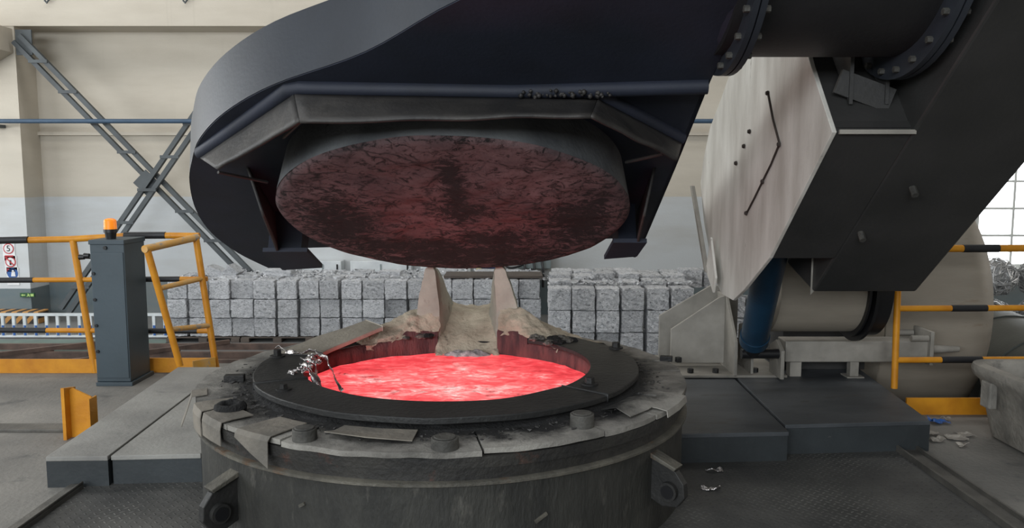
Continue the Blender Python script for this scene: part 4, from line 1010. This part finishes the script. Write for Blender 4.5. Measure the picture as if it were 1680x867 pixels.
# dark trough below the drum
t = empty('drip_tray', (1.95, 5.95, .18), 'dark steel tray under the beige rotary drum', 'tray')
MB().span(1.99, 2.6, 5.86, 6.25, .184, .5).build('tray_body', mt['arm'], t, None, .004)
MB().span(1.99, 2.62, 5.84, 5.86, .48, .53).build('tray_edge', mt['bracket'], t)

# ---------------------------------------------------------------- right back: tank, duct, railing, wire bales
t = empty('horizontal_tank', (3.3, 6.95, ZL), 'large beige horizontal drum with domed end behind the right railing', 'tank')
TY, TZ, TR = 6.95, .55, 1.12
def tank(u, v):
    a = u*2*PI
    if v < .35: x = 2.72+.64*v/.35; r = TR
    else:
        b = (v-.35)/.65*PI/2; x = 3.36+.47*math.sin(b); r = TR*math.cos(b)
    return (x, TY+r*math.cos(a), TZ+r*math.sin(a))
MB().grid(tank, 72, 24, True).build('tank_body', mt['beige'], t, 60)
MB().cyl((2.72, TY, TZ), (2.73, TY, TZ), TR, n=72).build('tank_end', mt['beige'], t, 40)
MB().span(2.9, 3.1, TY-.75, TY+.75, ZL, TZ-.75).build('saddle', mt['arm'], t); MB().span(3.3, 3.45, TY-.75, TY+.75, ZL, TZ-.75).build('saddle', mt['arm'], t)
t = empty('ground_duct', (4.5, 7.2, ZL), 'dark green grey round duct lying low behind the beige drum', 'duct')
MB().cyl((4.75, 8.6, -.2), (4.18, 5.65, -.2), .56, n=48).build('duct_pipe', mt['tank_dark'], t, 40)
for k in (.2, .5, .8):
    p = Vector((4.75, 8.6, -.2)).lerp(Vector((4.18, 5.65, -.2)), k); d = Vector((-.57, -2.95, 0)).normalized()
    MB().cyl(p-d*.012, p+d*.012, .572, n=48).build('duct_seam', mt['tank_dark'], t, 40)
for y in (6.2, 7.9):
    x = 4.18+.57*(y-5.65)/2.95; MB().span(x-.3, x+.3, y-.06, y+.06, ZL, -.62).build('saddle', mt['arm'], t)
t = empty('safety_railing', (3.6, 5.34, 0), 'yellow and black pipe railing in front of the beige drum on the right', 'railing', 'safety railings')
QY = 5.34
for (z, r, bands) in ((1.125,.024,((.355,.555),(.85,1.))),(.725,.02,((.31,.51),(.8,1.))),(.375,.02,((.27,.5),(.75,1.)))):
    rail(t, [(2.56, QY, z), (4.6, QY, z+.01)], r, [((a*.58), (b*.58)) for a, b in bands])
MB().cyl((2.575, QY, .182), (2.56, QY, 1.13), .022, n=12).build('post', mt['yellow'], t, 40)
MB().cyl((4.5, QY, 0), (4.5, QY, 1.13), .022, n=12).build('post', mt['yellow'], t, 40)
MB().span(2.66, 4.6, QY-.008, QY+.008, 0, .115).build('kick_plate', mt['yellow'], t)
# scrap wire bales by the window
random.seed(77)
def wirebale(c, r, label):
    t = empty('wire_bale', (c[0], c[1], c[2]-r), label, 'wire bale', 'scrap wire bales by the window')
    def fn(u, v):
        a = u*2*PI; b = (v-.5)*PI; q = Vector((math.cos(a)*math.cos(b), math.sin(a)*math.cos(b), math.sin(b)))
        return Vector(c) + q*r*(.8+.25*nz(q*3+Vector(c)))
    MB().grid(fn, 20, 12, True).build('core', mt['wire'], t)
    m = MB()
    for k in range(46):
        n = Vector((random.gauss(0,1), random.gauss(0,1), random.gauss(0,1))).normalized(); a = n.orthogonal().normalized(); b = n.cross(a)
        o = Vector(c)+n*r*random.uniform(-.5,.5); q = math.sqrt(r*r-(o-Vector(c)).length_squared)*random.uniform(.8, .95)
        m.tube([o+a*(q*math.cos(2*PI*i/14))+b*(q*math.sin(2*PI*i/14))+noise.noise_vector(o*3+Vector((i*.4,0,0)))*.06 for i in range(15)], .008, 4)
    w = m.build('wire_tangle', mt['wire'], t); w['kind'] = 'stuff'
wbp = [(7.17,11.9,-.49),(7.77,11.9,-.49),(8.38,11.9,-.49),(7.2,11.95,.11),(7.8,11.95,.11),(8.4,11.95,.11)]
wl = ['at the left end of the bottom row','in the middle of the bottom row','at the right end of the bottom row','at the left end of the top row','in the middle of the top row','at the right end of the top row']
for p, l in zip(wbp, wl): wirebale(p, .29, f'tangled grey scrap wire bale below the window, {l}')

# ---------------------------------------------------------------- cast tub and litter on the right
t = empty('cast_tub', (3.3, 4.5, 0), 'grey cast trough with rounded rim at the right edge', 'tub')
def rrect(x0, x1, y0, y1, r, n=6):
    out = []
    for cx, cy, a0 in ((x1-r, y1-r, 0), (x0+r, y1-r, 90), (x0+r, y0+r, 180), (x1-r, y0+r, 270)):
        for k in range(n+1):
            a = R(a0+90*k/n); out.append((cx+r*math.cos(a), cy+r*math.sin(a)))
    return out
TX0, TX1, TY0, TY1 = 2.84, 4.1, 3.4, 5.02
lev = [(.14,.0,.10),(.10,.02,.12),(.035,.36,.14),(.0,.39,.16),(-.01,.43,.17),(.0,.455,.16),(.06,.46,.12),(.085,.44,.10),(.13,.12,.10),(.16,.09,.08)]
m = MB(); vs = []
for (ins, z, r) in lev: vs += [(x+.0, y, z) for x, y in rrect(TX0+ins, TX1-ins, TY0+ins, TY1-ins, r)]
n = len(vs)//len(lev)
fs = [(j*n+i, j*n+(i+1) % n, (j+1)*n+(i+1) % n, (j+1)*n+i) for j in range(len(lev)-1) for i in range(n)] + [tuple(range(n))[::-1], tuple(range((len(lev)-1)*n, len(lev)*n))]
m.add(vs, fs); m.build('tub_body', mt['tub'], t, 50)
MB().box((2.86, 4.75, .3), (.05, .1, .16)).build('tub_rib', mt['tub'], t, None, .01); MB().box((2.86, 4.1, .3), (.05, .1, .16)).build('tub_rib', mt['tub'], t, None, .01)
random.seed(9)
def litter(x, y, sx, sy, label, mat, nm='paper_scrap', h=.03):
    sd = random.random()*99
    def fn(u, v):
        p = Vector(((u-.5)*sx, (v-.5)*sy, 0)); k = nz((p.x*22+sd, p.y*22, 0))
        return Vector((x, y, .006)) + Vector((p.x+.02*nz((sd, p.y*30, 1)), p.y+.02*nz((p.x*30, sd, 2)), abs(k)*h+.002))
    o = MB().grid(fn, 8, 6).build(nm, mat, None, None, 0, (x, y, .006))
    so = o.modifiers.new('thick', 'SOLIDIFY'); so.thickness = .003; so.offset = 1
    return tag(o, label, 'scrap', 'litter on the floor')
litter(2.78, 5.14, .12, .08, 'crumpled blue plastic scrap on the floor by the yellow kick plate', mt['blue'], 'plastic_scrap', .05)
for k, (x, y, s, l) in enumerate(((2.62,4.9,.07,'nearest the platform corner'),(2.72,4.82,.12,'wide and flat'),(2.80,4.88,.1,'beside the trough'),(2.58,4.78,.09,'lying farthest left'),(2.68,4.68,.06,'small, nearest the camera'),(2.86,5.2,.05,'tiny, by the kick plate'))):
    litter(x, y, s, s*.7, f'pale crumpled paper scrap on the floor right of the platform, {l}', mt['paper'])
litter(1.02, 4.0, .1, .03, 'curled silvery metal sliver on the floor plate near the lifting lug', mt['foil'], 'metal_sliver', .03)
litter(1.1, 4.25, .09, .025, 'silvery metal sliver on the floor near the right platform face', mt['foil'], 'metal_sliver', .03)
bpy.context.view_layer.update()
